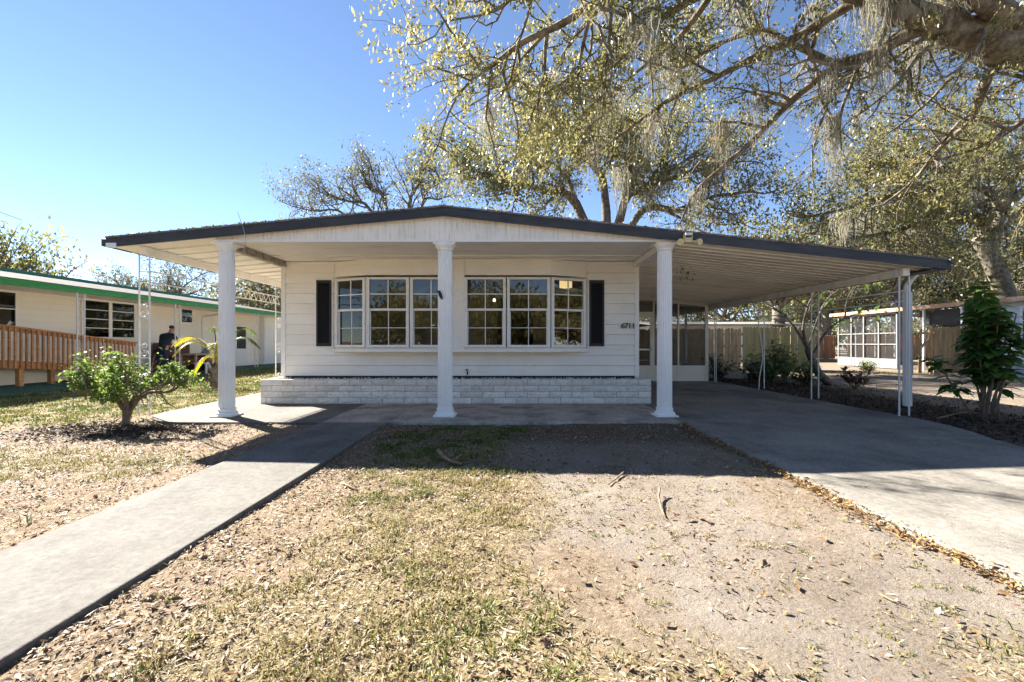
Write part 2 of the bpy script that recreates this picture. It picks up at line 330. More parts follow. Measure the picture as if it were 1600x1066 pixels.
# ------------------------------------------------------------------ the setting
def axis(fine0, fine1, step, lo, hi, grow=1.16):
    a = list(np.arange(fine0, fine1 + 1e-6, step)); s = step
    v = fine1
    while v < hi: s = min(s*grow, 80); v += s; a.append(v)
    s = step; v = fine0; b = []
    while v > lo: s = min(s*grow, 80); v -= s; b.append(v)
    return np.array(b[::-1] + a)
def make_ground():
    xs = axis(-6.5, 6.5, .045, -900, 900); ys = axis(1.1, 7.4, .04, -900, 1200)
    X, Y = np.meshgrid(xs, ys); Z = height(X, Y)
    nx, ny = len(xs), len(ys)
    me = bpy.data.meshes.new('ground')
    me.vertices.add(nx*ny); me.vertices.foreach_set('co', np.stack([X,Y,Z],-1).astype(np.float32).ravel())
    i = (np.arange(ny-1)[:,None]*nx + np.arange(nx-1)[None,:]).ravel()
    q = np.stack([i, i+1, i+nx+1, i+nx], -1).astype(np.int32)
    me.loops.add(q.size); me.loops.foreach_set('vertex_index', q.ravel())
    me.polygons.add(len(q)); me.polygons.foreach_set('loop_start', np.arange(len(q), dtype=np.int32)*4)
    me.polygons.foreach_set('use_smooth', np.ones(len(q), bool))
    me.update(); me.validate()
    g, sa, li, dk, bed = masks(X, Y)
    at1 = me.color_attributes.new('zone', 'FLOAT_COLOR', 'POINT')
    at1.data.foreach_set('color', np.stack([g, sa, li, dk], -1).astype(np.float32).ravel())
    m = bpy.data.materials.new('yard_ground'); m.use_nodes = True; n = m.node_tree.nodes; l = m.node_tree.links
    p = n['Principled BSDF']; p.inputs['Roughness'].default_value = .95; p.inputs['Specular IOR Level'].default_value = .1
    a = n.new('ShaderNodeAttribute'); a.attribute_name = 'zone'
    sep = n.new('ShaderNodeSeparateColor'); l.new(a.outputs['Color'], sep.inputs[0])
    geo = n.new('ShaderNodeNewGeometry')
    def noise(s, d=8, r=.65):
        z = n.new('ShaderNodeTexNoise'); z.inputs['Scale'].default_value = s; z.inputs['Detail'].default_value = d
        z.inputs['Roughness'].default_value = r; l.new(geo.outputs['Position'], z.inputs['Vector']); return z.outputs[0]
    def ramp(f, st):
        r = n.new('ShaderNodeValToRGB'); e = r.color_ramp.elements
        while len(e) < len(st): e.new(.5)
        for k, (t, c) in enumerate(st): e[k].position = t; e[k].color = (*c, 1)
        l.new(f, r.inputs[0]); return r.outputs[0]
    def mix(f, c1, c2):
        x = n.new('ShaderNodeMix'); x.data_type = 'RGBA'; l.new(f, x.inputs[0]); l.new(c1, x.inputs[6]); l.new(c2, x.inputs[7]); return x.outputs[2]
    soil = ramp(noise(22, 10, .75), [(.28,(.08,.055,.036)), (.46,(.20,.145,.095)), (.58,(.29,.22,.15)), (.72,(.45,.36,.27))])
    sand = ramp(noise(30, 12, .8), [(.29,(.10,.074,.053)), (.42,(.19,.155,.122)), (.58,(.255,.218,.182)), (.74,(.36,.32,.277))])
    sand2 = ramp(noise(1.6, 5), [(.36,(.165,.128,.095)), (.6,(.29,.252,.214))])
    sandm = n.new('ShaderNodeMix'); sandm.data_type = 'RGBA'; sandm.inputs[0].default_value = .4; l.new(sand, sandm.inputs[6]); l.new(sand2, sandm.inputs[7])
    lit = ramp(noise(34, 10, .8), [(.3,(.08,.052,.033)), (.45,(.20,.142,.092)), (.57,(.30,.225,.152)), (.72,(.46,.37,.28))])
    gr = ramp(noise(26, 9, .75), [(.3,(.085,.065,.032)), (.48,(.20,.155,.08)), (.6,(.29,.225,.13)), (.72,(.42,.34,.22))])
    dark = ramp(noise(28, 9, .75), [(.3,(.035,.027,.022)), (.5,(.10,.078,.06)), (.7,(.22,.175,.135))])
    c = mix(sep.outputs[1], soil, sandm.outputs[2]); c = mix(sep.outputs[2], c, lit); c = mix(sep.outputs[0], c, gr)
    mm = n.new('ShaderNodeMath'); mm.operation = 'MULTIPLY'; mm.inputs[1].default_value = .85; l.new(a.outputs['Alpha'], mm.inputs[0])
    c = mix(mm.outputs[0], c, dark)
    l.new(c, p.inputs['Base Color'])
    b = n.new('ShaderNodeBump'); b.inputs['Strength'].default_value = .8; b.inputs['Distance'].default_value = .025
    l.new(noise(45, 8, .75), b.inputs['Height']); l.new(b.outputs[0], p.inputs['Normal'])
    me.materials.append(m)
    return tag(link(bpy.data.objects.new('ground', me)), 'sandy yard with dry grass, dirt and fallen leaves', None, kind='structure')
make_ground()

def slab_poly(name, pts, z0, z1, m, parent=None):
    k = len(pts); b = MB(); b.add([(x,y,z0) for x,y in pts] + [(x,y,z1) for x,y in pts],
        [tuple(range(k))[::-1], tuple(range(k,2*k))] + [(i,(i+1)%k,k+(i+1)%k,k+i) for i in range(k)])
    return b.build(name, m, parent, bevel=.008)
def ragged(x0, x1, y0, y1, step=.35, amp=.03, side='r'):
    ys = np.arange(y0, y1+1e-6, (y1-y0)/max(1, round((y1-y0)/step)))
    return [(x0 + random.uniform(-amp,amp) + (x1-x0)*(y-y0)/(y1-y0), y) for y in ys]
# driveway: slabs with open joints between them
dr = tag(link(bpy.data.objects.new('driveway', None), None, (4,6,0)), 'grey concrete driveway under the carport', None, kind='structure')
for (y0, y1) in ((-8,-3.6),(-3.592,2.2-1.4),(.808,5.2),(5.208,10.35),(10.358,13.4)):
    xr = lambda y: 5.35 + .55*float(sstep(4.4,6.6,np.array(y)))
    right = [(xr(y)+random.uniform(-.03,.03), y) for y in np.linspace(y0, y1, 12)]
    slab_poly('concrete_slab', [(2.345,y0)] + right + [(2.345,y1)], -.16, 0, M['conc'], dr)
wk = tag(link(bpy.data.objects.new('walkway', None), None, (-2.25,2,0)), 'pale concrete front walk', None, kind='structure')
for (y0, y1) in ((-8,-3.8),(-3.792,.6),(.608,6.36)):
    slab_poly('concrete_slab', [(-2.73,y0),(-1.79,y0),(-1.79,y1),(-2.73,y1)], -.14, 0, M['walkc'], wk)
po = tag(link(bpy.data.objects.new('porch_slab', None), None, (0,7.5,0)), 'concrete porch slab under the front roof', None, kind='structure')
arc = [(-4.55 + 1.1*math.cos(a), 7.46 + 1.1*math.sin(a)) for a in np.linspace(-math.pi/2, -math.pi, 12)]
slab_poly('concrete_slab', [(-2.735,6.366)] + [(-2.735,10.9),(-5.75,10.9)] + arc[::-1], -.14, .001, M['walkc'], po)
slab_poly('concrete_slab', [(-2.727,6.368),(-1.79,6.368),(-1.79,9),(-2.727,9)], -.14, .0, M['porchc'], po)
slab_poly('concrete_slab', [(-1.782,6.37),(2.337,6.37),(2.337,9),(-1.782,9)], -.14, .001, M['porchc'], po)
st = MB().box(-300, 300, -15, -8.1, -.2, -.02).build('street', M['asphalt']); tag(st, 'asphalt street before the yard', None, kind='structure')
tag(MB().box(-13.5,-11.2,15.4,26,-.1,.0).build('patio_slab', M['carpet']), 'green carpeted patio strip beside the cream house', None, kind='structure')
tag(MB().box(-13.5,-11.0,8,15.39,-.1,-.004).build('patio_slab', M['carpet']), 'green carpeted strip under the wooden ramp', None, kind='structure')

# ------------------------------------------------------------------ the house
RX, RZ = -1.055, 3.126                       # ridge
def ztop(x): return RZ - (.0925*(RX-x) if x < RX else .1057*(x-RX))
XL, XR, YF, YB = -6.03, 6.36, 6.70, 21.0
WX0, WX1, WY = -4.44, 2.35, 8.65
CY = 6.92
H = thing('house', (-1, 8.65, 0), 'white single-storey house with low gable roof, front columns and attached carport', 'house')

def sloped(name, m, x0, x1, y0, y1, t0, t1, parent):   # slab following the roof from ztop-t1 to ztop-t0
    return MB().hexa([(x0,y0,ztop(x0)-t1),(x1,y0,ztop(x1)-t1),(x1,y1,ztop(x1)-t1),(x0,y1,ztop(x0)-t1),
                      (x0,y0,ztop(x0)-t0),(x1,y0,ztop(x1)-t0),(x1,y1,ztop(x1)-t0),(x0,y1,ztop(x0)-t0)]).build(name, m, parent)
roof = sloped('roof', M['roof'], XL+.01, RX, YF+.025, YB, .0, .045, H)
sloped('roof_slope', M['roof'], RX, XR-.01, YF+.025, YB, .0, .045, roof)
# ragged shingle edge and drip strip in front of the fascia
def rake(x0, x1):
    f = sloped('fascia', M['fascia'], x0, x1, YF, YF+.022, .012, .145, H); f['label'] = 'charcoal rake board'
    sloped('drip_edge', M['roof'], x0, x1, YF-.012, YF+.0215, -.012, .012, f)
rake(XL, RX-.001); rake(RX+.001, XR)
# eave gutters
g = MB(); zL = ztop(XL); g.box(XL-.07, XL+.0, YF, YB, zL-.13, zL-.02); g = g.build('gutter', M['fascia'], H, bevel=.01)
box('end_cap', M['white'], g, XL+.01, XL+.16, YF-.012, YF-.0005, zL-.145, zL-.085)
zR = ztop(XR); g = MB().box(XR+.0, XR+.07, YF, YB, zR-.15, zR-.01).build('gutter', M['fascia'], H, bevel=.01)
box('gutter_lip', M['fascia'], g, XR-.22, XR-.01, YF+.03, YB, zR-.155, zR-.125)
MB().bar((XR+.03,YF-.01,zR-.02),(XR+.12,YF+.02,zR-.05),.02,.05).build('bent_tip', M['fascia'], g)

# ceilings: pans run down the slope, lapped
def pans(name, x0, x1, y0, y1, w, t, m, beam):
    r = beam; n = int((y1-y0)/w)
    for i in range(n):
        a = y0 + i*w; b = a + w - .006
        mb = MB()
        mb.hexa([(x0,a,ztop(x0)-t),(x1,a,ztop(x1)-t),(x1,b,ztop(x1)-t-.0),(x0,b,ztop(x0)-t),
                 (x0,a,ztop(x0)-t+.02),(x1,a,ztop(x1)-t+.02),(x1,b,ztop(x1)-t+.02),(x0,b,ztop(x0)-t+.02)])
        mb.hexa([(x0,a,ztop(x0)-t-.022),(x1,a,ztop(x1)-t-.022),(x1,a+.035,ztop(x1)-t-.022),(x0,a+.035,ztop(x0)-t-.022),
                 (x0,a,ztop(x0)-t-.001),(x1,a,ztop(x1)-t-.001),(x1,a+.035,ztop(x1)-t-.001),(x0,a+.035,ztop(x0)-t-.001)])
        mb.build('ceiling_pan', m, r)
# carport side beam
xb = 5.9
bm = MB().box(xb-.05, xb+.05, 6.86, 19, ztop(xb)-.265, ztop(xb)-.152).build('carport_beam', M['pan'], H)
pans('carport', 2.28, XR-.03, YF+.03, 13.25, .205, .128, M['pan'], bm)
pans('carport', WX1+.02, XR-.03, 13.25, 19, .41, .128, M['pan'], bm)
xb2 = -5.63
bm2 = MB().box(xb2-.04, xb2+.04, 6.86, 19, ztop(xb2)-.255, ztop(xb2)-.135).build('porch_beam', M['ceil'], H)
pans('porch', XL+.02, -4.45, YF+.03, 19.2, .41, .128, M['ceil'], bm2)
# gable panel with fine vertical ribs, flat porch ceiling
gp = MB(); ZC = 2.655
xs = np.arange(-4.46, 2.34, .05)
for i in range(len(xs)-1):
    x0, x1 = xs[i], xs[i+1]; yo = 6.80 + (0.006 if i % 2 else 0)
    t0, t1 = ztop(x0)-.10, ztop(x1)-.10
    gp.add([(x0,yo,ZC),(x1,yo,ZC),(x1,yo,t1),(x0,yo,t0),(x0,6.86,ZC),(x1,6.86,ZC),(x1,6.86,t1),(x0,6.86,t0)],
           [(0,1,2,3),(0,4,5,1),(4,7,6,5),(0,3,7,4),(1,5,6,2)])
gpo = gp.build('gable_panel', M['gable'], H)
box('gable_rail', M['trim'], gpo, -4.5, 2.36, 6.788, 6.90, ZC-.035, ZC-.001)
pc = box('porch_ceiling', M['ceil'], H, -4.34, 2.23, 6.902, WY-.03, ZC+.005, ZC+.04)
for y in (8.02, 8.36):
    box('batten', M['ceil'], pc, -4.30, 2.22, y, y+.035, ZC-.012, ZC+.004)
b1 = box('corner_beam', M['beamstain'], H, -4.46, -4.35, 6.905, WY-.005, ZC-.10, ZC+.003); b1['label'] = 'brown stained beam from column to corner'
b1 = box('corner_beam', M['trim'], H, 2.24, 2.345, 6.905, WY-.005, ZC-.10, ZC+.003)

# body of the house behind the siding
wl = MB()
wl.box(WX0+.02, -3.40, WY+.03, WY+.14, .3, 2.66); wl.box(1.33, WX1-.02, WY+.03, WY+.14, .3, 2.66)
wl.box(-3.40, 1.33, WY+.03, WY+.14, .3, .94); wl.box(-3.40, 1.33, WY+.03, WY+.14, 2.34, 2.66)
wl.box(WX0, WX0+.12, WY+.14, 20.5, .1, 2.66); wl.box(WX1-.12, WX1, WY+.14, 20.5, .1, 2.66)
wl.box(WX0+.12, WX1-.12, 20.38, 20.5, .1, 2.66)
wall = wl.build('wall', M['siding'], H)
inr = MB(); inr.box(WX0+.121, WX1-.121, WY+.141, 20.37, .40, .52)
inr.build('interior_floor', M['floor_in'], H)
inr = MB(); inr.box(WX0+.121, WX1-.121, WY+.0, 20.37, 2.665, 2.70); inr.build('interior_ceiling', M['wall_in'], H)
inr = MB(); inr.box(WX0+.121, -.6, 12.6, 12.7, .521, 2.664); inr.box(.5, WX1-.121, 12.6, 12.7, .521, 2.664); inr.box(-.6, .5, 12.6, 12.7, 2.35, 2.664)
inr.box(-.6,-.5,12.7,16,.521,2.664)
inr.build('interior_wall', M['wall_in'], H)
box('kitchen_cabinet', M['brown'], H, .9, 2.2, 12.0, 12.58, .53, 1.45)
box('wall_cabinet', M['brown'], H, .7, 2.2, 12.25, 12.58, 1.85, 2.5)

# siding boards, each lapped over the one below
def board(x0, x1, z0, z1, parent):
    h = z1 - z0
    MB().add([(x0,WY-.016,z0+.006),(x1,WY-.016,z0+.006),(x1,WY+.03,z0),(x0,WY+.03,z0),(x0,WY-.014,z0+.022),(x1,WY-.014,z0+.022),
              (x1,WY+.012,z1),(x0,WY+.012,z1),(x1,WY+.03,z1),(x0,WY+.03,z1)],
             [(0,3,2,1),(0,1,5,4),(4,5,6,7),(7,6,8,9),(9,8,2,3),(0,4,7,9,3),(1,2,8,6,5)]).build('siding_board', M['siding'], parent)
PZ = .1955; z = .485
for i in range(11):
    z1 = min(z + PZ, 2.64)
    if z1 < .97: board(WX0+.075, WX1-.075, z, z1, wall)
    else:
        board(WX0+.075, -3.435, z, z1, wall); board(1.365, WX1-.075, z, z1, wall)
        if z < .97: board(-3.434, 1.364, z, .97, wall)
    z += PZ
for x in (WX0, WX1):
    s = 1 if x < 0 else -1
    MB().box(min(x, x+s*.075), max(x, x+s*.075), WY-.022, WY+.05, .47, 2.655).build('corner_trim', M['trim'], wall)
box('frieze_board', M['trim'], wall, WX0+.076, WX1-.076, WY-.02, WY+.012, 2.60, 2.654)
bs = MB().box(WX0+.08, WX1-.08, WY+.0, WY+.06, .40, .484).build('wall_skirt', M['dark'], wall)

# bay of six windows
BY = 8.35; ZS, ZW0, ZW1 = .945, 1.03, 2.315
foot = [(-3.43,WY-.005), (-2.735,BY), (.65,BY), (1.36,WY-.005)]
bay = MB()
def prism(mb, pts, z0, z1):
    k = len(pts); mb.add([(x,y,z0) for x,y in pts]+[(x,y,z1) for x,y in pts],
       [tuple(range(k))[::-1], tuple(range(k,2*k))]+[(i,(i+1)%k,k+(i+1)%k,k+i) for i in range(k)])
o2 = [(-3.47,WY-.006), (-2.75,BY-.025), (.665,BY-.025), (1.40,WY-.006)]
hd = MB(); prism(hd, [foot[0],foot[1],foot[2],foot[3],(1.36,WY+.02),(-3.43,WY+.02)], ZW1+.045, 2.648)
hd = hd.build('bay_header', M['siding'], H)
sl = MB(); prism(sl, o2+[(1.40,WY+.03),(-3.47,WY+.03)], ZS, ZW0-.03); sl.build('bay_sill', M['siding'], H)
sl = MB(); prism(sl, [(-3.40,WY-.006),(-2.72,BY+.02),(.63,BY+.02),(1.33,WY-.006),(1.33,WY+.2),(-3.40,WY+.2)], ZW0-.029, ZW0-.004); sl.build('bay_shelf', M['trim'], H)
for x, y in ((-1.15,BY-.004),):
    box('center_panel', M['siding'], H, -1.15, -.945, BY-.012, BY+.05, ZS+.002, 2.64)
for x in (-1.155, -.94):   # beaded edge strips
    box('edge_strip', M['trim'], H, x-.012, x+.012, BY-.02, BY-.0125, ZS+.004, 2.63)
def bay_window(p, q):
    """double-hung unit between plan points p, q: frame, sashes, muntins and eight panes"""
    p = Vector((*p,0)); q = Vector((*q,0)); L = (q-p).length; d = (q-p)/L; nrm = Vector((d.y,-d.x,0))   # towards the street
    ang = math.atan2(d.y, d.x)
    r = link(bpy.data.objects.new('window', None), H, (p.x,p.y,ZW0)); r.rotation_euler = (0,0,ang)
    def prt(name, m, boxes, bev=0):
        mb = MB()
        for b in boxes: mb.box(*b)
        o = bpy.data.objects.new(name, mb.mesh(name, m)); S.collection.objects.link(o); o.parent = r; WL[o.name] = Vector()
        return o
    hh = ZW1-ZW0; e = .052
    prt('frame', M['trim'], [(0,e,-.03,.06,0,hh),(L-e,L,-.03,.06,0,hh),(e,L-e,-.03,.06,hh-.04,hh),(e,L-e,-.03,.06,0,.045)])
    # beads on the casing
    bd = []
    for k in range(34):
        z = .02+k*(hh-.04)/33
        bd += [(.008,.026,-.038,-.0301,z-.009,z+.009),(L-.026,L-.008,-.038,-.0301,z-.009,z+.009)]
    for k in range(16):
        x = .05+k*(L-.1)/15; bd += [(x-.009,x+.009,-.038,-.0301,hh-.03,hh-.012)]
    prt('beaded_casing', M['trim'], bd)['kind'] = 'stuff'
    mid = hh*.525; iw = L-2*e
    prt('upper_sash', M['trim'], [(e+.001,L-e-.001,0,.03,mid,mid+.04),(L/2-.009,L/2+.009,.003,.027,mid+.04,hh-.041),(e+.001,L-e-.001,.004,.026,mid+.04+(hh-.08-mid)/2-.009,mid+.04+(hh-.08-mid)/2+.009)])
    prt('lower_sash', M['trim'], [(L/2-.006,L/2+.006,.03,.05,.045,mid-.001),(e+.001,L-e-.001,.032,.048,.045+(mid-.045)/2-.006,.045+(mid-.045)/2+.006),(e+.001,e+.016,.028,.052,.046,mid-.001),(L-e-.016,L-e-.001,.028,.052,.046,mid-.001)])
    zu = mid+.04+(hh-.08-mid)/2; zl = .045+(mid-.045)/2
    for (z0,z1,y) in ((mid+.04,zu-.009,.014),(zu+.009,hh-.041,.014),(.046,zl-.006,.039),(zl+.006,mid-.002,.039)):
        for (x0,x1) in ((e+.002,L/2-.0095),(L/2+.0095,L-e-.002)):
            cx, cz = (x0+x1)/2, (z0+z1)/2
            mb = MB().box(x0-cx,x1-cx,-.0015,.0015,z0-cz,z1-cz)
            o = bpy.data.objects.new('pane', mb.mesh('pane', M['glass'])); S.collection.objects.link(o); o.parent = r
            o.location = (cx,y,cz); o.rotation_euler = (random.gauss(0,.003),0,random.gauss(0,.003)); WL[o.name] = Vector()
    return r
c1 = Vector((-3.43,WY)); c2 = Vector((-2.735,BY)); c3 = Vector((.65,BY)); c4 = Vector((1.36,WY))
wins = [((-3.405,WY-.015),(-2.745,BY+.005)), ((-2.725,BY),(-1.945,BY)), ((-1.925,BY),(-1.165,BY)), ((-.93,BY),(-.17,BY)), ((-.15,BY),(.64,BY)), ((.66,BY+.005),(1.335,WY-.015))]
for a, b in wins: bay_window(a, b)

# louvred shutters
for (x0,x1) in ((-3.765,-3.485),(1.405,1.685)):
    z0, z1 = 1.05, 2.30
    s = MB(); s.box(x0,x0+.035,WY-.045,WY-.012,z0,z1); s.box(x1-.035,x1,WY-.045,WY-.012,z0,z1)
    s.box(x0+.035,x1-.035,WY-.045,WY-.012,z0,z0+.05); s.box(x0+.035,x1-.035,WY-.045,WY-.012,z1-.05,z1)
    s = s.build('shutter', M['shutter'], H)
    lv = MB()
    for k in range(38):
        z = z0+.055+k*(z1-z0-.11)/38
        lv.hexa([(x0+.036,WY-.04,z),(x1-.036,WY-.04,z),(x1-.036,WY-.034,z),(x0+.036,WY-.034,z),(x0+.036,WY-.02,z+.026),(x1-.036,WY-.02,z+.026),(x1-.036,WY-.015,z+.026),(x0+.036,WY-.015,z+.026)])
    lv.build('louvres', M['shutter'], s)['kind'] = 'stuff'
    box('shutter_back', M['shutter'], s, x0+.036, x1-.036, WY-.016, WY-.0125, z0+.051, z1-.051)
    t = MB(); t.box(x0-.03,x0-.002,WY-.022,WY-.0,z0-.03,z1+.03); t.box(x1+.002,x1+.03,WY-.022,WY-.0,z0-.03,z1+.03); t.box(x0-.002,x1+.002,WY-.022,WY,z1+.002,z1+.03); t.box(x0-.002,x1+.002,WY-.022,WY,z0-.03,z0-.002)
    t.build('shutter_trim', M['siding'], s)

# columns
def column(x):
    top = ZC-.037
    c = MB().lathe([(.112,.13),(.112,.16),(.108,top-.13),(.108,top-.12)], 60, (x,CY), .011, (.15,top-.125)).build('column', M['column'], H)
    MB().lathe([(.150,.0),(.158,.03),(.150,.06),(.128,.075),(.122,.10),(.132,.115),(.118,.132)], 40, (x,CY)).build('column_base', M['column'], c, smooth=False)
    box('plinth', M['column'], c, x-.165, x+.165, CY-.165, CY+.165, .001, .028, bevel=.01)
    MB().lathe([(.112,top-.122),(.125,top-.112),(.112,top-.098),(.118,top-.085),(.150,top-.045),(.155,top-.02),(.155,top-.002)], 40, (x,CY)).build('capital', M['column'], c)
    box('abacus', M['column'], c, x-.165, x+.165, CY-.12, CY+.165, top-.028, top-.0005)
    return c
xc = [(-4.385), (-1.065), (2.27)]
cols = [column(x) for x in xc]
hk = MB().tube([(-1.13,CY-.105,1.86),(-1.13,CY-.15,1.87),(-1.115,CY-.165,1.83),(-1.10,CY-.15,1.79),(-1.095,CY-.12,1.77)], [.012,.022,.026,.022,.012], 8)
hk.tube([(-1.14,CY-.11,1.85),(-1.165,CY-.15,1.89)], .008, 5); hk.build('bracket', M['black'], cols[1])

# ornamental iron posts
def scroll(mb, c, r, ax='x', turns=1.35, flip=1):
    pts = []
    for k in range(16):
        a = k/15*turns*2*math.pi; rr = r*(1-.62*k/15)
        u, w = rr*math.cos(a)*flip, rr*math.sin(a)
        pts.append((c[0]+u if ax == 'x' else c[0], c[1]+u if ax == 'y' else c[1], c[2]+w))
    mb.tube(pts, .005, 4)
def iron_post(xa, y, zt, z0=.0, ax='x', wid=.155, bend=None, plain=False):
    p = MB(); dx = (wid,0) if ax == 'x' else (0,wid)
    for k in range(2):
        x, yy = xa + dx[0]*k, y + dx[1]*k
        if bend and k == 0: p.tube([(x,yy,z0),(x+.02,yy,z0+.3),(x+bend,yy,z0+.75),(x+bend*.8,yy,z0+1.0),(x,yy,z0+1.5),(x,yy,zt)], .0125, 6)
        else: p.tube([(x,yy,z0),(x,yy,zt)], .0125, 4)
    o = p.build('iron_post', M['iron'], H); o['label'] = 'white wrought iron post of paired bars'
    if plain: return o
    sc = MB(); cx, cy = xa+dx[0]/2, y+dx[1]/2
    for z in (.25,.95,1.55,zt-.18):
        scroll(sc, (cx,cy,z), .06, ax); scroll(sc, (cx,cy,z+.12), .05, ax, flip=-1)
        sc.bar((xa,y,z-.07),(xa+dx[0],y+dx[1],z-.07),.012,.012); 
    sc.build('scrollwork', M['iron'], o)['kind'] = 'stuff'
    return o
zl = ztop(-5.63)-.256
iron_post(-5.715, CY, zl); pb = iron_post(-5.66, 10.75, zl, ax='x', wid=.16)
rl = MB()
for z in (2.20, 2.03): rl.bar((-5.56,CY,z),(-5.56,10.75,z),.014,.02)
for k in range(8):
    y = 9.2+k*.19; rl.bar((-5.56,y,2.03),(-5.56,y+.095,2.20),.008,.008); rl.bar((-5.56,y+.095,2.20),(-5.56,y+.19,2.03),.008,.008)
rl.build('porch_rail', M['iron'], H)
zr = ztop(5.9)-.266
iron_post(5.84, CY, zr, wid=.15, plain=True); iron_post(5.86, 9.0, zr, wid=.14, plain=True); iron_post(5.86, 10.95, zr, wid=.13, bend=.10, plain=True); iron_post(5.75, 13.02, zr, ax='y', wid=.1, plain=True)
rl = MB()
for z in (1.90, 1.74): rl.bar((5.90,CY,z),(5.90,13.0,z),.014,.018)
rl.build('carport_rail', M['iron'], H)
dsx, dsy = 6.27, 7.28
ds = MB().box(dsx-.045, dsx+.055, dsy-.04, dsy+.04, .10, 1.92).build('downspout', M['white'], H, bevel=.008)
MB().tube([(dsx,dsy,1.88),(dsx,dsy,2.02),(dsx+.06,dsy,2.12),(XR+.06,dsy,zR-.13)], [.045,.042,.038,.035], 8).build('elbow', M['white'], ds)

# screened room at the carport's end
SY = 13.3
sr = MB(); xs0, xs1 = WX1+.01, 5.62
zt = lambda x: ztop(x)-.155
sr.hexa([(xs0,SY,zt(xs0)-.09),(xs1,SY,zt(xs1)-.09),(xs1,SY+.06,zt(xs1)-.09),(xs0,SY+.06,zt(xs0)-.09),(xs0,SY,zt(xs0)),(xs1,SY,zt(xs1)),(xs1,SY+.06,zt(xs1)),(xs0,SY+.06,zt(xs0))])
for x in (2.4, 3.20, 4.03, 4.75, 5.0, 5.56): 
    w = .045 if x < 5.5 else .09
    if x in (5.0,): continue
    sr.box(x, x+w, SY+.002, SY+.058, .0, zt(x)-.091)
sr.box(3.246, 4.029, SY+.003, SY+.057, 1.97, 2.03)
scr = sr.build('screen_frame', M['kick'], H)
scr['label'] = 'beige framed screen wall at the back of the carport'
box('kick_panel', M['kick'], scr, 2.446, 3.199, SY+.01, SY+.05, .002, .46); box('kick_panel', M['kick'], scr, 4.076, 4.749, SY+.01, SY+.05, .002, .46)
box('kick_panel', M['kick'], scr, 4.796, 5.559, SY+.01, SY+.05, .002, .46)
def qd(name, m, parent, x0, x1, y, z0, z1): return MB().box(x0, x1, y, y+.003, z0, z1).build(name, m, parent)
for (a, b) in ((2.446,3.199),(4.076,4.749),(4.796,5.559)): qd('screen', M['screen'], scr, a, b, SY+.03, .461, zt(b)-.092)
qd('screen', M['screen'], scr, 3.246, 4.029, SY+.03, 2.031, zt(4.03)-.092)
dm = MB(); dm.box(3.25,3.33,SY+.006,SY+.045,.02,1.968); dm.box(3.945,4.025,SY+.006,SY+.045,.02,1.968); dm.box(3.33,3.945,SY+.006,SY+.045,1.87,1.968); dm.box(3.33,3.945,SY+.006,SY+.045,.02,.46); dm.box(3.33,3.945,SY+.006,SY+.045,.90,.95)
door = dm.build('screen_door', M['kick'], H)
qd('screen', M['screen'], door, 3.331, 3.944, SY+.025, .461, .899); qd('screen', M['screen'], door, 3.331, 3.944, SY+.025, .951, 1.869)
box('handle', M['chrome'], door, 3.955, 3.985, SY-.03, SY+.005, .88, 1.0)
# right side of the room and its back
sd = MB()
for y in (14.9, 16.6, 18.2): sd.box(5.57, 5.63, y, y+.06, 0, zr+.1)
sd.box(5.57, 5.63, SY+.06, 18.2, .40, .46); sd.box(5.57,5.63,SY+.06,18.2,zr+.05,zr+.13)
for x in (2.5,3.6,4.6): sd.box(x, x+.06, 18.2, 18.26, 0, zr+.2)
sd.box(2.36,5.57,18.2,18.26,.40,.46)
sd.build('screen_side', M['kick'], H)
box('screen_room_floor', M['conc'], H, 2.36, 5.7, 13.41, 18.6, -.1, .001)

# faucet on the wall
fb = MB().tube([(-.90,WY,.56),(-.90,WY-.06,.56),(-.90,WY-.08,.545),(-.90,WY-.085,.51)], [.014,.014,.013,.012], 7)
fb.tube([(-.905,WY-.04,.56),(-.915,WY-.05,.60)], .008, 5); fb.tube([(-.94,WY-.05,.605),(-.885,WY-.05,.605)], .012, 6); fb.build('faucet', M['black'], H)

# ------------------------------------------------------------------ planter, every block on its own
PL = thing('brick_planter', (-1.08,8.3,0), 'low white painted block planter along the foot of the house front', 'planter')
PX0, PX1, PY, PH = -4.65, 2.485, 8.30, .445
core = MB().box(PX0+.012, PX1-.012, PY+.014, PY+.30, .0, PH-.012).build('mortar_core', M['mortar'], PL)
MB().box(PX0+.012, PX0+.30, PY+.301, 9.6, .0, PH-.012).build('mortar_core', M['mortar'], PL)
def rough_block(L, h=.1035, d=.10, seed=0):
    rg = np.random.default_rng(seed); nx, nz = 7, 3; mb = MB()
    vs = []
    for k in range(nz+1):
        for i in range(nx+1):
            edge = i in (0,nx) or k in (0,nz)
            vs.append((L*(i/nx-.5), (0.004 if edge else -abs(rg.normal(0,.006)))-.0, h*k/nz + (0 if k in (0,nz) else rg.normal(0,.004))))
    b = len(vs); vs += [(-L/2,d,0),(L/2,d,0),(L/2,d,h),(-L/2,d,h)]
    fs = [(k*(nx+1)+i, k*(nx+1)+i+1, (k+1)*(nx+1)+i+1, (k+1)*(nx+1)+i) for k in range(nz) for i in range(nx)]
    top = [nz*(nx+1)+i for i in range(nx+1)]; bot = list(range(nx+1))
    fs += [tuple(top+[b+2,b+3]), tuple(bot[::-1]+[b,b+1]), (0,b)+(b+3,)+tuple(k*(nx+1) for k in range(nz,0,-1)),
           (b+1,)+tuple(k*(nx+1)+nx for k in range(nz+1))+(b+2,)]
    return mb.add(vs, fs).mesh('brick', M['block'])
full = [rough_block(.397, seed=k) for k in range(5)]; cache = {}
rh = PH/4
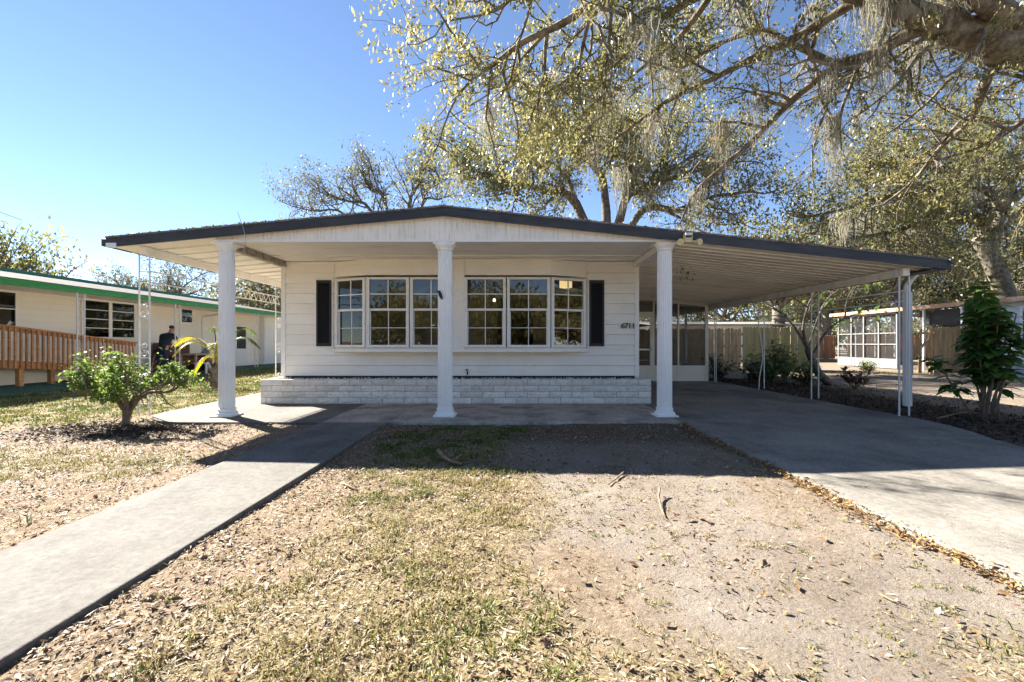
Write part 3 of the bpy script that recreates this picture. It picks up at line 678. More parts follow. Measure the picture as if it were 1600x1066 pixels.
for row in range(4):
    x = PX0; off = [.0,.205,.0,.205][(row+1) % 2 and 1 or 0]
    lens = ([.10,.10] if row % 2 == 0 else [])
    first = True
    while x < PX1-.02:
        L = .406
        if row % 2 == 0 and len(lens): L = lens.pop()
        L = min(L, PX1-x)
        if PX1-(x+L) < .09: L = PX1-x
        if abs(L-.406) < .01: me = random.choice(full)
        else:
            key = round(L,3)
            if key not in cache: cache[key] = rough_block(L-.009, seed=len(cache)+40)
            me = cache[key]
        o = inst('brick', me, PL, (x+L/2, PY+random.uniform(-.003,.004), row*rh+.004))
        x += L
    for k in range(3):      # left return
        y = PY + .115 + k*.40 + (.2 if row % 2 else 0)
        inst('brick', random.choice(full), PL, (PX0+.0, y+.2-.1*(row%2), row*rh+.004), (0,0,-math.pi/2))
MB().box(PX0+.3, PX1-.03, PY+.302, WY-.0, .0, .40).build('soil', M['soil'], PL)

def scatter_mesh(name, P, size, aspect, rnd, m, parent=None, tilt=.5, normal_up=True, fold=0.0, shape='rhomb', base=None):
    """one mesh of many small leaves: centre P, size, random turn"""
    n = len(P); rg = RNG
    az = rg.uniform(0, 2*np.pi, n); ti = rg.normal(0, tilt, n) if normal_up else rg.uniform(-np.pi/2, np.pi/2, n)
    ro = rg.normal(0, tilt, n) if normal_up else rg.uniform(-np.pi, np.pi, n)
    u = np.stack([np.cos(az)*np.cos(ti), np.sin(az)*np.cos(ti), np.sin(ti)], -1)
    w0 = np.stack([-np.sin(az), np.cos(az), np.zeros(n)], -1); nn = np.cross(u, w0)
    w = w0*np.cos(ro)[:,None] + nn*np.sin(ro)[:,None]; nn = np.cross(u, w)
    s = size[:,None]; a = (size*aspect)[:,None]
    V = np.stack([P - u*s*.5, P + w*a*.5 - u*s*.05 + nn*a*fold, P + u*s*.5, P - w*a*.5 - u*s*.05 + nn*a*fold], 1).reshape(-1,3)
    if base is not None: V = V - np.array(base)
    me = bpy.data.meshes.new(name); me.vertices.add(4*n); me.vertices.foreach_set('co', V.astype(np.float32).ravel())
    q = np.arange(4*n, dtype=np.int32).reshape(-1,4)
    if fold: tri = np.concatenate([q[:,[0,1,2]], q[:,[0,2,3]]]).astype(np.int32); k = 3
    else: tri = q; k = 4
    me.loops.add(tri.size); me.loops.foreach_set('vertex_index', tri.ravel())
    me.polygons.add(len(tri)); me.polygons.foreach_set('loop_start', np.arange(len(tri), dtype=np.int32)*k)
    me.update(); me.validate()
    at_ = me.attributes.new('rnd', 'FLOAT', 'POINT'); at_.data.foreach_set('value', np.repeat(np.clip(rnd,0,1),4).astype(np.float32))
    me.materials.append(m)
    o = bpy.data.objects.new(name, me)
    if parent is not None: link(o, parent, base if base is not None else WL[parent.name])
    else: link(o, None, base if base is not None else (0,0,0))
    return o
# pale stones on the planter
n = 2600
P = np.stack([RNG.uniform(PX0+.03, PX1-.03, n), RNG.uniform(PY+.02, WY-.02, n), np.full(n, PH-.008)+RNG.normal(0,.008,n)], -1)
st = MB()
for p in P[:1500]:
    r = random.uniform(.008,.02); a = random.uniform(0,6.3)
    b = [(p[0]+r*math.cos(a+k*2.1), p[1]+r*math.sin(a+k*2.1), p[2]) for k in range(3)]
    st.add(b+[(p[0],p[1],p[2]+r)], [(0,1,3),(1,2,3),(2,0,3)])
tag(st.build('gravel', M['block']), 'pale gravel filling the block planter', None, kind='stuff')

# ------------------------------------------------------------------ small things on the house
hn = thing('house_number', (2.135,WY-.02,1.45), 'dark house number 6711 on the siding beside the right shutter', 'house number')
for i, ch in enumerate('6711'):
    cu = bpy.data.curves.new('digit', 'FONT'); cu.body = ch; cu.size = .165; cu.extrude = .006; cu.offset = .0015; cu.align_x = 'CENTER'
    tmp = bpy.data.objects.new('digit_curve', cu); S.collection.objects.link(tmp); bpy.context.view_layer.update()
    dme = bpy.data.meshes.new_from_object(tmp.evaluated_get(bpy.context.evaluated_depsgraph_get())); bpy.data.objects.remove(tmp); dme.name = 'digit'
    dme.materials.clear(); dme.materials.append(M['black']); o = bpy.data.objects.new('digit', dme); S.collection.objects.link(o); o.parent = hn
    o.location = ((i-1.5)*.066, -.022, -.06); o.rotation_euler = (R(90),0,0); o.scale = (.95,.85,1); WL[o.name] = Vector()
fl = thing('flood_light', at(1075,372,6.66), 'yellowed twin flood light under the dark fascia by the rightmost column', 'light')
c = at(1075,374,6.64)
mb = MB().box(c.x-.06,c.x+.06,c.y-.03,c.y+.06,c.z-.05,c.z+.055); mb.build('housing', M['lampcream'], fl, bevel=.01)
box('solar_top', M['white'], fl, c.x-.05,c.x+.05,c.y-.045,c.y+.05,c.z+.056,c.z+.085); box('slot', M['black'], fl, c.x-.045,c.x+.045,c.y-.034,c.y-.0305,c.z+.02,c.z+.045)
for s in (-1,1):
    MB().tube([(c.x+s*.05,c.y,c.z-.03),(c.x+s*.10,c.y-.02,c.z-.04),(c.x+s*.125,c.y-.05,c.z-.05),(c.x+s*.14,c.y-.09,c.z-.06)], [.012,.02,.045,.05], 10).build('lamp_head', M['lampcream'], fl)
an = thing('antenna_rod', at(385,372,6.68), 'thin bent aerial rod standing on the dark fascia above the leftmost column', 'antenna')
MB().tube([at(384,372,6.68),at(380,356,6.68),at(371,331,6.68)], [.006,.005,.003], 5).build('rod', M['chrome'], an)
MB().tube([at(384,372,6.675),at(381,400,6.675)], .003, 4).build('lead', M['chrome'], an)
# lamps seen through the windows
def drum_lamp(x, y, z, r, h, label):
    t = thing('ceiling_lamp', (x,y,2.66), label, 'lamp')
    MB().lathe([(r,z-h/2),(r*1.02,z),(r,z+h/2)], 24, (x,y)).build('lamp_shade', M['lamp_shade'], t)
    MB().lathe([(.05,z+h/2+.001),(.05,2.664)], 10, (x,y)).build('stem', M['chrome'], t)
drum_lamp(1.10, 9.9, 2.40, .135, .17, 'lit cream drum lamp behind the rightmost angled window')
t = thing('flush_lamp', (.42,10.2,2.66), 'glowing flush ceiling lamp at the top of the fifth window', 'lamp')
MB().lathe([(.03,2.545),(.13,2.56),(.15,2.62),(.15,2.66)], 24, (.42,10.2)).build('lamp_bowl', M['lamp_shade'], t)
t = thing('bare_bulb', (-.46,10,2.66), 'small bare bulb shining in the fourth window', 'bulb')
MB().lathe([(.006,2.02),(.028,2.03),(.03,2.06),(.014,2.09)], 12, (-.46,10)).build('glass_bulb', M['bulb'], t)
MB().tube([(-.46,10,2.09),(-.46,10,2.66)], .006, 5).build('cord', M['black'], t)

# ------------------------------------------------------------------ trees
class Tree:
    def __init__(s, seed, P): s.rg = random.Random(seed); s.P = P; s.mb = MB(); s.tw = []; s.limbs = []; s.k = 1.0
    def rv(s): return Vector((s.rg.gauss(0,1), s.rg.gauss(0,1), s.rg.gauss(0,1)))
    def path(s, pts, r0, r1, level=0, sub=4, wob=.04):
        """hand-laid limb: smooth through pts, then branch"""
        pts = [Vector(p) for p in pts]; out = []
        for i in range(len(pts)-1):
            a = pts[max(i-1,0)]; b = pts[i]; c = pts[i+1]; d = pts[min(i+2,len(pts)-1)]
            for k in range(sub):
                t = k/sub
                out.append(.5*((2*b)+(c-a)*t+(2*a-5*b+4*c-d)*t*t+(3*b-a-3*c+d)*t**3) + s.rv()*wob*r0)
        out.append(pts[-1]); n = len(out)
        rad = [r0+(r1-r0)*(i/(n-1))**.8 for i in range(n)]
        rad = [r*(1+s.rg.uniform(-.08,.12)) for r in rad]
        s.mb.tube(out, rad, 9 if r0 > .1 else 6)
        s.limbs.append((out, rad)); s.spawn(out, rad, level)
    def spawn(s, pts, rad, level):
        P = s.P
        L = sum((pts[i+1]-pts[i]).length for i in range(len(pts)-1))
        if level >= P['max']: s.tw.append(pts); return
        k = P['dens'][level]*L*(s.k if level < 2 else 1); k = int(k) + (s.rg.random() < k-int(k))
        t0 = P['t0'][level]
        for j in range(k):
            t = t0+(1-t0)*(j+s.rg.random())/max(k,1); f = t*(len(pts)-1); i = min(int(f), len(pts)-2); fr = f-i
            p = pts[i].lerp(pts[i+1], fr); tan = (pts[i+1]-pts[i]).normalized(); r = rad[i]
            side = s.rv(); side = side - tan*side.dot(tan); side.normalize()
            d = tan*s.rg.uniform(.25,.8) + side*s.rg.uniform(.6,1.0) + Vector((0,0,P['up'][level]))
            ln = P['len'][level]*s.rg.uniform(.55,1.2)*(1.15-.45*t)
            s.limb(p, d, ln, min(r*.6, P['rad'][level]), level+1)
        if level+1 <= P['max']:   # the tip goes on
            tan = (pts[-1]-pts[-2]).normalized(); s.limb(pts[-1], tan, P['len'][level]*.7, min(rad[-1], P['rad'][level]), level+1)
    def limb(s, p, d, L, r, level):
        P = s.P; n = max(3, int(L/P['seg'][min(level,len(P['seg'])-1)])); d = d.normalized(); pts = [p]; w = P['wig']
        for i in range(n):
            d = (d + s.rv()*w + Vector((0,0,P['bend'])) ).normalized(); p = p + d*(L/n); pts.append(p)
        rad = [r*(1-.65*i/n) for i in range(n+1)]
        s.mb.tube(pts, rad, 5 if r > .02 else (4 if r > .009 else 3), cap=False)
        s.limbs.append((pts, rad)); s.spawn(pts, rad, level)
    def leaves(s, per, spread, size, aspect, seed=0, dens=None):
        rg = np.random.default_rng(seed); A = []; 
        for tw in s.tw:
            k = max(1, int(per*rg.uniform(.5,1.5))) if dens is None else int(per*dens(tw[-1])*rg.uniform(.5,1.5))
            if k < 1: continue
            pts = np.array([tuple(p) for p in tw]); f = rg.uniform(.1,1,k)*(len(pts)-1); i = np.minimum(f.astype(int), len(pts)-2)
            A.append(pts[i] + (pts[i+1]-pts[i])*(f-i)[:,None] + rg.normal(0,spread,(k,3)))
        P = np.concatenate(A)
        return P, size*rg.uniform(.55,1.3,len(P))
    def moss(s, count, length, width, seed, minr=.0, zmin=0, strands=16, rgn=None, spread=.06):
        rg = random.Random(seed); V = []; F = []; rn = []
        L = [(pts, rad) for pts, rad in s.limbs if rad[0] >= minr]
        tries = 0; made = 0
        while made < count and tries < count*30:
            tries += 1
            pts, rad = rg.choice(L); i = rg.randrange(len(pts)-1); p = pts[i].lerp(pts[i+1], rg.random())
            if rgn and rg.random() > rgn(p): continue
            made += 1
            ln = length*rg.uniform(.3,1.25); c = rg.random()
            for k in range(int(strands*rg.uniform(.5,1.4))):
                q = p + Vector((rg.gauss(0,spread), rg.gauss(0,spread), rg.uniform(-.03,.03))); a = rg.uniform(0,math.pi); l = ln*rg.uniform(.25,1.0)
                wv = Vector((math.cos(a), math.sin(a), 0)); ns = 4; b = len(V)
                for j in range(ns+1):
                    ww = width*rg.uniform(.5,1.2)*(1-.75*j/ns)
                    c2 = q + Vector((rg.gauss(0,.018), rg.gauss(0,.018), 0)); q = q + Vector((rg.gauss(0,.02), rg.gauss(0,.02), -l/ns))
                    V.append(tuple(c2-wv*ww)); V.append(tuple(c2+wv*ww)); rn += [min(1,max(0,c*.5+rg.random()*.5))]*2
                    if j: F.append((b+2*j-2,b+2*j-1,b+2*j+1,b+2*j))
        return V, F, rn
def moss_obj(root, V, F, rn):
    if not V: return
    o0 = WL[root.name]; me = bpy.data.meshes.new('spanish_moss'); me.from_pydata([(v[0]-o0.x,v[1]-o0.y,v[2]-o0.z) for v in V], [], F)
    a = me.attributes.new('rnd','FLOAT','POINT'); a.data.foreach_set('value', rn); me.materials.append(M['moss']); me.update()
    link(bpy.data.objects.new('spanish_moss', me), root, o0)
def clump_rnd(P, s, seed, a=.55, b=.45):
    n = fbm(P[:,0]+P[:,2]*.7, P[:,1]+P[:,2]*.9, s, 3, seed); n = np.clip((n-.5)*1.9+.5, 0, 1)
    return np.clip(n*a + RNG.uniform(0,1,len(P))*b, 0, 1)

OP = dict(max=3, dens=[2.9,3.9,5.6], t0=[.05,.1,.15], len=[1.75,.85,.34], rad=[.04,.016,.006], up=[.12,.05,.0], seg=[.3,.22,.15,.09], wig=.22, bend=-.02)
def big_oak():
    base = Vector((11.2,7.6,0))
    root = thing('oak_tree', base, 'mossy live oak with limbs reaching in from the top right over the roof', 'tree')
    T = Tree(3, OP)
    T.mb.tube([base+Vector((0,0,-.1)), base+Vector((.05,0,.6)), (11.1,7.6,2.2), (10.7,7.6,3.9), (10.2,7.6,4.8)], [.95,.72,.6,.58,.55], 14)
    a = at
    fork = a(1500,52,7.4)
    T.path([(10.2,7.6,4.8), a(1660,95,7.5), a(1590,72,7.4), fork, a(1430,22,7.2), a(1350,-5,7.0), a(1280,-40,6.8)], .40, .12, 0)
    T.k = .8
    T.path([fork, a(1440,45,7.4), a(1365,85,7.5), a(1310,103,7.6), a(1235,160,7.8), a(1160,235,8.0), a(1095,290,8.2)], .12, .03, 0)     # long falling limb
    T.k = .9
    T.path([a(1280,-40,6.8), a(1190,-35,6.9), a(1120,-20,7.0), a(1030,30,7.1), a(960,75,7.2), a(910,110,7.2), a(870,135,7.2)], .10, .02, 0)
    T.path([a(1300,-40,6.6), a(1120,-70,6.4), a(985,-30,6.4), a(890,30,6.5), a(820,65,6.6), a(775,98,6.7), a(740,122,6.7), a(715,150,6.7)], .09, .016, 0)
    T.path([a(1120,-70,6.4), a(960,-80,6.0), a(870,-50,5.9), a(810,-10,5.9), a(775,15,6.0), a(745,25,6.0)], .07, .014, 0)
    T.k = .8
    T.path([a(1350,-5,7.0), a(1250,55,7.6), a(1170,95,7.9), a(1100,130,8.2), a(1040,160,8.4), a(985,200,8.5), a(930,240,8.6)], .09, .02, 0)
    T.path([a(1310,103,7.6), a(1240,70,8.0), a(1190,50,8.2), a(1120,70,8.4), a(1060,110,8.6), a(1000,135,8.7)], .07, .02, 0)
    T.path([a(1590,90,7.4), a(1550,110,7.6), a(1532,150,7.9), a(1515,190,8.2), a(1470,230,8.5), a(1430,280,8.8), a(1380,320,9.0)], .09, .02, 0)
    T.path([a(1532,120,7.7), a(1490,120,8.0), a(1450,160,8.2), a(1400,200,8.3)], .05, .015, 1)
    T.path([a(1660,120,7.6), a(1620,170,7.8), a(1560,215,8.0), a(1500,240,8.2), a(1440,255,8.3)], .07, .02, 0)
    T.path([fork, a(1470,-10,7.6), a(1420,-60,7.8)], .2, .1, 0)
    T.path([a(985,-30,6.4), a(930,20,7.0), a(890,70,7.5), a(860,120,7.9), a(840,165,8.2)], .05, .015, 0)
    T.path([a(1120,-20,7.0), a(1060,60,7.6), a(1010,100,8.0), a(950,150,8.3), a(905,195,8.5)], .06, .016, 0)
    T.path([a(1600,40,7.2), a(1550,10,7.0), a(1490,-30,6.9)], .2, .12, 0)
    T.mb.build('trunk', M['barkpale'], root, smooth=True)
    def dens(p):
        px = 805+p.x/p.y*F; py = 537-(p.z-HC)/p.y*F
        d = .85
        if px < 640: d = .5
        if px < 1000 and py > 150: d = .35
        if px > 1120: d = .5
        if px > 1120 and py > 60 and py < 250 and px < 1500: d = .28
        if 1000 < px < 1200 and py > 140: d = .45
        return d
    P, sz = T.leaves(23.0, .042, .068, .5, 1, dens)
    scatter_mesh('crown', P, sz, .48, clump_rnd(P, .9, 4), M['oakleaf'], root, normal_up=False, base=base)
    V, Fc, rn = T.moss(170, .42, .005, 2, minr=.012, strands=24, spread=.07)
    V2, F2, r2 = T.moss(40, 1.1, .006, 7, minr=.02, strands=85, spread=.085, rgn=lambda p: 1.0 if 960 < 805+p.x/p.y*F < 1480 else .15)
    b = len(V); moss_obj(root, V+V2, Fc+[tuple(i+b for i in f) for f in F2], rn+r2)
    return len(P), len(T.tw)
print('big oak', big_oak())

def yard_oak(name, seed, base, limbs, label, crownmat, leaf, per, spread, OPt, trunk, barkm='bark', moss=0, mossl=1.0, mossw=.01, group=None, dens=None):
    base = Vector(base); root = thing(name, base, label, 'tree', group)
    T = Tree(seed, OPt); T.mb.tube(*trunk, 12)
    for pts, r0, r1 in limbs: T.path(pts, r0, r1, 0)
    T.mb.build('trunk', M[barkm], root, smooth=True)
    P, sz = T.leaves(per, spread, leaf, .5, seed, dens)
    scatter_mesh('crown', P, sz, .55, clump_rnd(P, .35, seed), M[crownmat], root, normal_up=False, base=base)
    if moss: moss_obj(root, *T.moss(moss, mossl, mossw, seed+1, minr=.03, strands=22, spread=.14))
    return len(P), len(T.tw)
def spread_limbs(base, z0, n, reach, rise, seed, r0=.22, bias=(0,0)):
    rg = random.Random(seed); out = []
    for k in range(n):
        a = 2*math.pi*(k+rg.uniform(-.3,.3))/n; L = reach*rg.uniform(.7,1.1); h = rise*rg.uniform(.55,1.15)
        p0 = Vector(base)+Vector((0,0,z0+rg.uniform(-.4,.8))); pts = [p0]
        for t in (.3,.6,1.0):
            pts.append(p0 + Vector((math.cos(a)*L*t+bias[0]*t, math.sin(a)*L*t+bias[1]*t, h*(t**.75))) + Vector((rg.gauss(0,.4),rg.gauss(0,.4),rg.gauss(0,.35))))
        out.append((pts, r0*rg.uniform(.7,1.1), r0*.22))
    return out
MP = dict(max=3, dens=[1.5,1.9,2.5], t0=[.25,.15,.15], len=[3.2,1.7,.85], rad=[.09,.035,.014], up=[.25,.15,.1], seg=[.8,.5,.35,.25], wig=.24, bend=.02)
# centre oak behind the roof
b = Vector((4.9,24,0))
lim = [([b+Vector((0,0,4.2)), at(900,318,24), at(860,300,23.5), at(800,285,23), at(740,268,22.5)], .30, .07),
       ([b+Vector((0,0,4.4)), at(945,300,24), at(930,265,24.2), at(900,235,24.5), at(885,215,24.5)], .26, .06),
       ([b+Vector((0,0,4.4)), at(975,318,23.5), at(1005,296,23), at(1040,272,22.6), at(1075,248,22)], .28, .06),
       ([b+Vector((0,0,4.2)), at(1000,332,23.8), at(1060,328,23.5), at(1110,308,23), at(1175,300,22.5)], .26, .05),
       ([at(900,318,24), at(880,270,25), at(840,245,25.5), at(800,232,26)], .18, .05),
       ([at(975,318,23.5), at(985,260,24.5), at(1000,240,25), at(985,222,25)], .18, .05),
       ([at(1005,296,23), at(1080,270,22.5), at(1140,255,22)], .10, .04)]
def cd(p):
    px = 805+p.x/p.y*F; return 1.0 if px < 1010 else .45
print(yard_oak('oak_tree', 21, b, lim, 'broad olive oak crowned above the roof right of the ridge', 'oakleaf', .16, 24, .26, MP,
      ([b, b+Vector((.1,0,1.5)), b+Vector((0,0,3)), b+Vector((0,0,4.5))], [.7,.55,.5,.45]), moss=120, mossl=1.4, mossw=.016, dens=cd))
# thin tree left of the ridge
SP = dict(max=3, dens=[1.7,2.0,2.3], t0=[.2,.15,.15], len=[2.3,1.3,.75], rad=[.07,.028,.012], up=[.45,.35,.25], seg=[.8,.5,.35,.25], wig=.2, bend=.05)
b = Vector((-7.6,31,0))
lim = [([b+Vector((0,0,5)), at(640,320,31), at(648,300,31), at(655,280,31)], .2, .04), ([b+Vector((0,0,5)), at(600,310,31), at(582,300,31), at(572,285,31)], .16, .04),
       ([b+Vector((0,0,4.5)), at(580,330,31), at(545,315,31), at(510,305,31)], .17, .04), ([b+Vector((0,0,5)), at(660,320,31), at(685,312,31), at(705,305,31)], .14, .03),
       ([b+Vector((0,0,4)), at(545,340,31), at(490,330,31), at(455,322,31)], .13, .03)]
yard_oak('oak_tree', 5, b, lim, 'thinly leaved oak showing bare twigs behind the roof left of the ridge', 'oakleaf2', .16, 6.5, .2, SP,
      ([b, b+Vector((0,0,2.5)), b+Vector((0,0,5.2))], [.5,.38,.3]))
# right oak with thick trunk behind the neighbour's roof
b = Vector((23.9,22,0))
f1 = at(1530,345,22)
lim = [([at(1560,430,22), at(1540,388,22), f1, at(1470,318,21.5), at(1420,302,21), at(1370,310,20.5), at(1310,330,20)], .38, .07),
       ([at(1500,340,22), at(1480,300,22), at(1440,290,22), at(1400,305,22), at(1350,270,22)], .28, .06),
       ([at(1545,400,22), at(1565,330,22), at(1575,285,22.5), at(1562,250,23), at(1545,228,23)], .30, .07),
       ([at(1565,330,22), at(1545,300,22.5), at(1500,280,22.5), at(1440,260,22), at(1380,255,22)], .22, .06),
       ([at(1560,330,22), at(1610,290,22.5), at(1660,255,23)], .3, .08),
       ([at(1600,320,21), at(1590,345,20), at(1540,300,19.5), at(1500,290,19)], .2, .05),
       ([at(1575,285,22.5), at(1605,250,21.5), at(1600,215,21)], .2, .06), ([f1, at(1440,350,21), at(1380,365,20), at(1330,372,19.5)], .18, .05)]
print(yard_oak('oak_tree', 33, b, lim, 'large oak with thick forked trunk rising behind the rubber plant', 'oakleaf', .15, 13, .24, MP,
      ([b, at(1574,470,22), at(1560,430,22), at(1540,388,22), at(1528,372,22)], [.5,.42,.38,.34,.3]), barkm='bark2', moss=120, mossl=1.3, mossw=.014))
# farther trees
for (px, Y, zt, reach, lab, sd, cm, per) in (
    (1400, 38, 11.5, 6.5, 'hazy grey oak far behind the carport roof corner', 51, 'oakleaf2', 12),
    (1290, 44, 10.5, 6.0, 'distant pale oak showing over the right slope of the carport roof', 52, 'oakleaf2', 11),
    (1215, 30, 7.6, 4.0, 'small dark oak beyond the fence above the carport fascia', 53, 'oakleaf', 8),
    (250, 46, 8.6, 5.6, 'far thin oak above the green edged roof', 54, 'oakleaf2', 3.6),
    (408, 36, 5.6, 2.6, 'bushy round tree beyond the green edged roof beside the house corner', 55, 'oakleaf2', 12),
    (-40, 26, 7.0, 3.0, 'dark leafy tree at the picture left edge above the green roof', 56, 'oakleaf', 7),
    (1690, 34, 12, 6, 'oak at the right edge behind the pale blue house', 57, 'oakleaf2', 9),
    (1130, 52, 7.5, 6, 'distant low oak seen past the screened room', 58, 'oakleaf2', 10),
    (1335, 58, 12, 8, 'low spreading far oak behind the white screened porch', 71, 'oakleaf2', 15),
    (1475, 50, 11, 7, 'low spreading far oak behind the golden fence panel', 72, 'oakleaf2', 15),
    (1235, 64, 11, 8, 'low spreading far oak behind the mossy fence', 73, 'oakleaf2', 14),
    (1590, 46, 11, 7, 'low spreading far oak behind the pale blue wall', 74, 'oakleaf2', 14)):
    b = Vector(((px-805)*Y/F, Y, 0)); z0 = zt*(.42 if sd < 70 else .16)
    lim = spread_limbs(b, z0, 7, reach*.85, zt-z0-1.2, sd, r0=.2)
    yard_oak('oak_tree', sd, b, lim, lab, cm, .27 if per > 5 else .2, per*1.7 if per > 5 else 7, .42 if per > 5 else .22, dict(MP, max=2, dens=[1.9,2.6]) if per > 5 else SP, ([b, b+Vector((.1,0,z0*.5)), b+Vector((0,0,z0+.6))], [.5,.42,.34]), moss=0)

# ------------------------------------------------------------------ shrubs
def bush():
    b = Vector((-5.36,6.25,-.03)); r = thing('hibiscus_bush', b, 'round-topped green bush on short trunks in the mulch by the porch', 'bush')
    T = Tree(8, dict(max=2, dens=[6,8], t0=[.4,.2], len=[.34,.17], rad=[.012,.006], up=[.02,.05], seg=[.12,.08,.06], wig=.22, bend=.0))
    for dx, dy, h, k in ((.0,.0,.95,1),(-.55,.05,.85,.9),(.6,.1,.85,.9),(.3,-.28,.8,.8),(-.25,.3,.85,.8),(.85,.0,.72,.7),(-.32,-.25,.72,.7),(.1,.32,.82,.7)):
        h *= .80; dx *= .92
        T.path([b+Vector((.03*dx,.03*dy,0)), b+Vector((.06*dx+.03,.1*dy,.22)), b+Vector((dx*.4,dy*.5,.45)), b+Vector((dx*.8,dy,h*.82)), b+Vector((dx,dy,h))], .045*k, .012, 0, wob=.15)
    T.mb.build('trunk', M['stem'], r, smooth=True)
    P, sz = T.leaves(30, .055, .062, .6, 3); P = P[(P[:,2] > .33) & (fbm(P[:,0]+P[:,2]*1.3, P[:,1]-P[:,2]*.8, 3.2, 2, 77) > .40)]; sz = sz[:len(P)]
    scatter_mesh('crown', P, sz, .62, np.clip(clump_rnd(P, 2.2, 5)*.8+.18*(P[:,2]-.6), 0, 1), M['bushleaf'], r, normal_up=True, tilt=.75, fold=.15, base=b)
bush()
def leaf_big(name, items, m, parent, base, curl=.25, rnd=None):
    """broad leaves of 8 faces: items = (point, direction, length, width, droop)"""
    V = []; Fc = []; rn = []
    for (p, d, L, w, dr) in items:
        p = Vector(p); d = Vector(d).normalized(); s = d.cross(Vector((0,0,1))); s = s.normalized() if s.length > .05 else Vector((1,0,0))
        up = s.cross(d).normalized(); b = len(V); prof = (.12,.8,1.0,.72,.02); r = random.random() if rnd is None else rnd(p)
        for i in range(5):
            t = i/4; c = p + d*L*t - Vector((0,0,1))*dr*L*t*t; ww = w*prof[i]/2
            V += [tuple(c-s*ww+up*ww*curl), tuple(c), tuple(c+s*ww+up*ww*curl)]; rn += [r]*3
            if i: k = b+3*i; Fc += [(k-3,k-2,k+1,k),(k-2,k-1,k+2,k+1)]
    me = bpy.data.meshes.new(name); me.from_pydata([(v[0]-base[0],v[1]-base[1],v[2]-base[2]) for v in V], [], Fc)
    a = me.attributes.new('rnd','FLOAT','POINT'); a.data.foreach_set('value', [min(1,max(0,x)) for x in rn]); me.materials.append(m)
    me.polygons.foreach_set('use_smooth',[True]*len(Fc)); me.update()
    return link(bpy.data.objects.new(name, me), parent, base)
def rubber_plant():
    b = Vector((6.85,6.65,-.03)); r = thing('rubber_plant', b, 'tall broad-leaved green shrub with many bare stems beyond the carport', 'shrub')
    rg = random.Random(4); st = MB(); it = []
    for k in range(15):
        a = rg.uniform(0,6.28); rr = rg.uniform(.05,.19); tx, ty = math.cos(a), math.sin(a); sp = rg.uniform(.08,.42); h = rg.uniform(1.2,2.0)
        if k > 12: sp = .42; h = rg.uniform(.85,1.25)
        pts = [b+Vector((tx*(rr+sp*t**1.3)+rg.gauss(0,.015), ty*(rr+sp*t**1.3)+rg.gauss(0,.015), h*t)) for t in (0,.2,.4,.6,.8,1)]
        st.tube(pts, [.02,.018,.016,.014,.012,.008], 6)
        for j in range(int(h*40)):
            t = 1-.58*rg.random()**1.1
            f = t*5; i = min(4,int(f)); p = pts[i].lerp(pts[i+1], f-i); aa = rg.uniform(0,6.28)
            it.append((p, (math.cos(aa), math.sin(aa), rg.uniform(-.2,.55)), rg.uniform(.15,.29), rg.uniform(.09,.16), rg.uniform(.1,.6)))
    st.build('stems', M['stem'], r, smooth=True)
    leaf_big('leaves', it, M['rubberleaf'], r, b, rnd=lambda p: rg.random()*.75 + max(0,(p.z-1.45))*.55)
rubber_plant()
def croton():
    b = Vector((8.2,11.0,-.03)); r = thing('croton_plant', b, 'low dark red and green leafy plant in the mulch between carport posts', 'plant')
    rg = random.Random(9); it = []; st = MB()
    for k in range(9):
        a = rg.uniform(0,6.28); q = b+Vector((math.cos(a)*.3,math.sin(a)*.3,rg.uniform(.25,.5))); st.tube([b, b.lerp(q,.5)+Vector((0,0,.05)), q], [.012,.01,.006], 5)
        for j in range(11):
            aa = rg.uniform(0,6.28); it.append((b.lerp(q, rg.uniform(.4,1)), (math.cos(aa),math.sin(aa),rg.uniform(.2,1.3)), rg.uniform(.2,.36), rg.uniform(.05,.09), .3))
    st.build('stems', M['stem'], r); leaf_big('leaves', it, M['croton'], r, b)
croton()
def bed_shrub(x, y, h, w, lab, m, seed, size=.13):
    b = Vector((x,y,-.03)); r = thing('shrub', b, lab, 'shrub'); rg = random.Random(seed); st = MB(); it = []
    for k in range(20):
        a = rg.uniform(0,6.28); s = rg.uniform(.2,1)*w/2; q = b+Vector((math.cos(a)*s, math.sin(a)*s, h*rg.uniform(.5,1)*(1-.35*(s*2/w)**2)))
        st.tube([b+Vector((math.cos(a)*.05,math.sin(a)*.05,0)), b.lerp(q,.5)+Vector((0,0,.08)), q], [.014,.01,.005], 5)
        for j in range(24):
            t = rg.uniform(.2,1.05); aa = rg.uniform(0,6.28)
            it.append((b.lerp(q,t)+Vector((rg.gauss(0,.08),rg.gauss(0,.08),rg.gauss(0,.06))), (math.cos(aa),math.sin(aa),rg.uniform(-.2,.8)), size*rg.uniform(.6,1.3), size*.38*rg.uniform(.7,1.2), rg.uniform(0,.5)))
    st.build('stems', M['stem'], r); leaf_big('leaves', it, M[m], r, b)
bed_shrub(6.25,14.0,.95,1.1,'dark low shrub beside the beige screen corner','darkleaf',1,.16)
bed_shrub(6.75,12.7,1.0,1.25,'dense dark shrub right behind the bent iron post','darkleaf',2,.17)
bed_shrub(7.55,13.5,1.35,1.35,'taller leafy shrub in front of the greenish fence','darkleaf',3,.22)
bed_shrub(7.75,12.1,.7,1.1,'low glossy shrub at the foot of the little bare tree','darkleaf',4,.16)
bed_shrub(8.55,14.4,1.15,1.1,'bright yellow-green shrub against the greenish fence','bushleaf',5,.22)
bed_shrub(15.9,15.3,.6,1.2,'bright green bush by the pale blue wall','bushleaf',6)
bed_shrub(14.2,18.3,.5,.8,'small green bush at the foot of the golden fence gate','bushleaf',7)
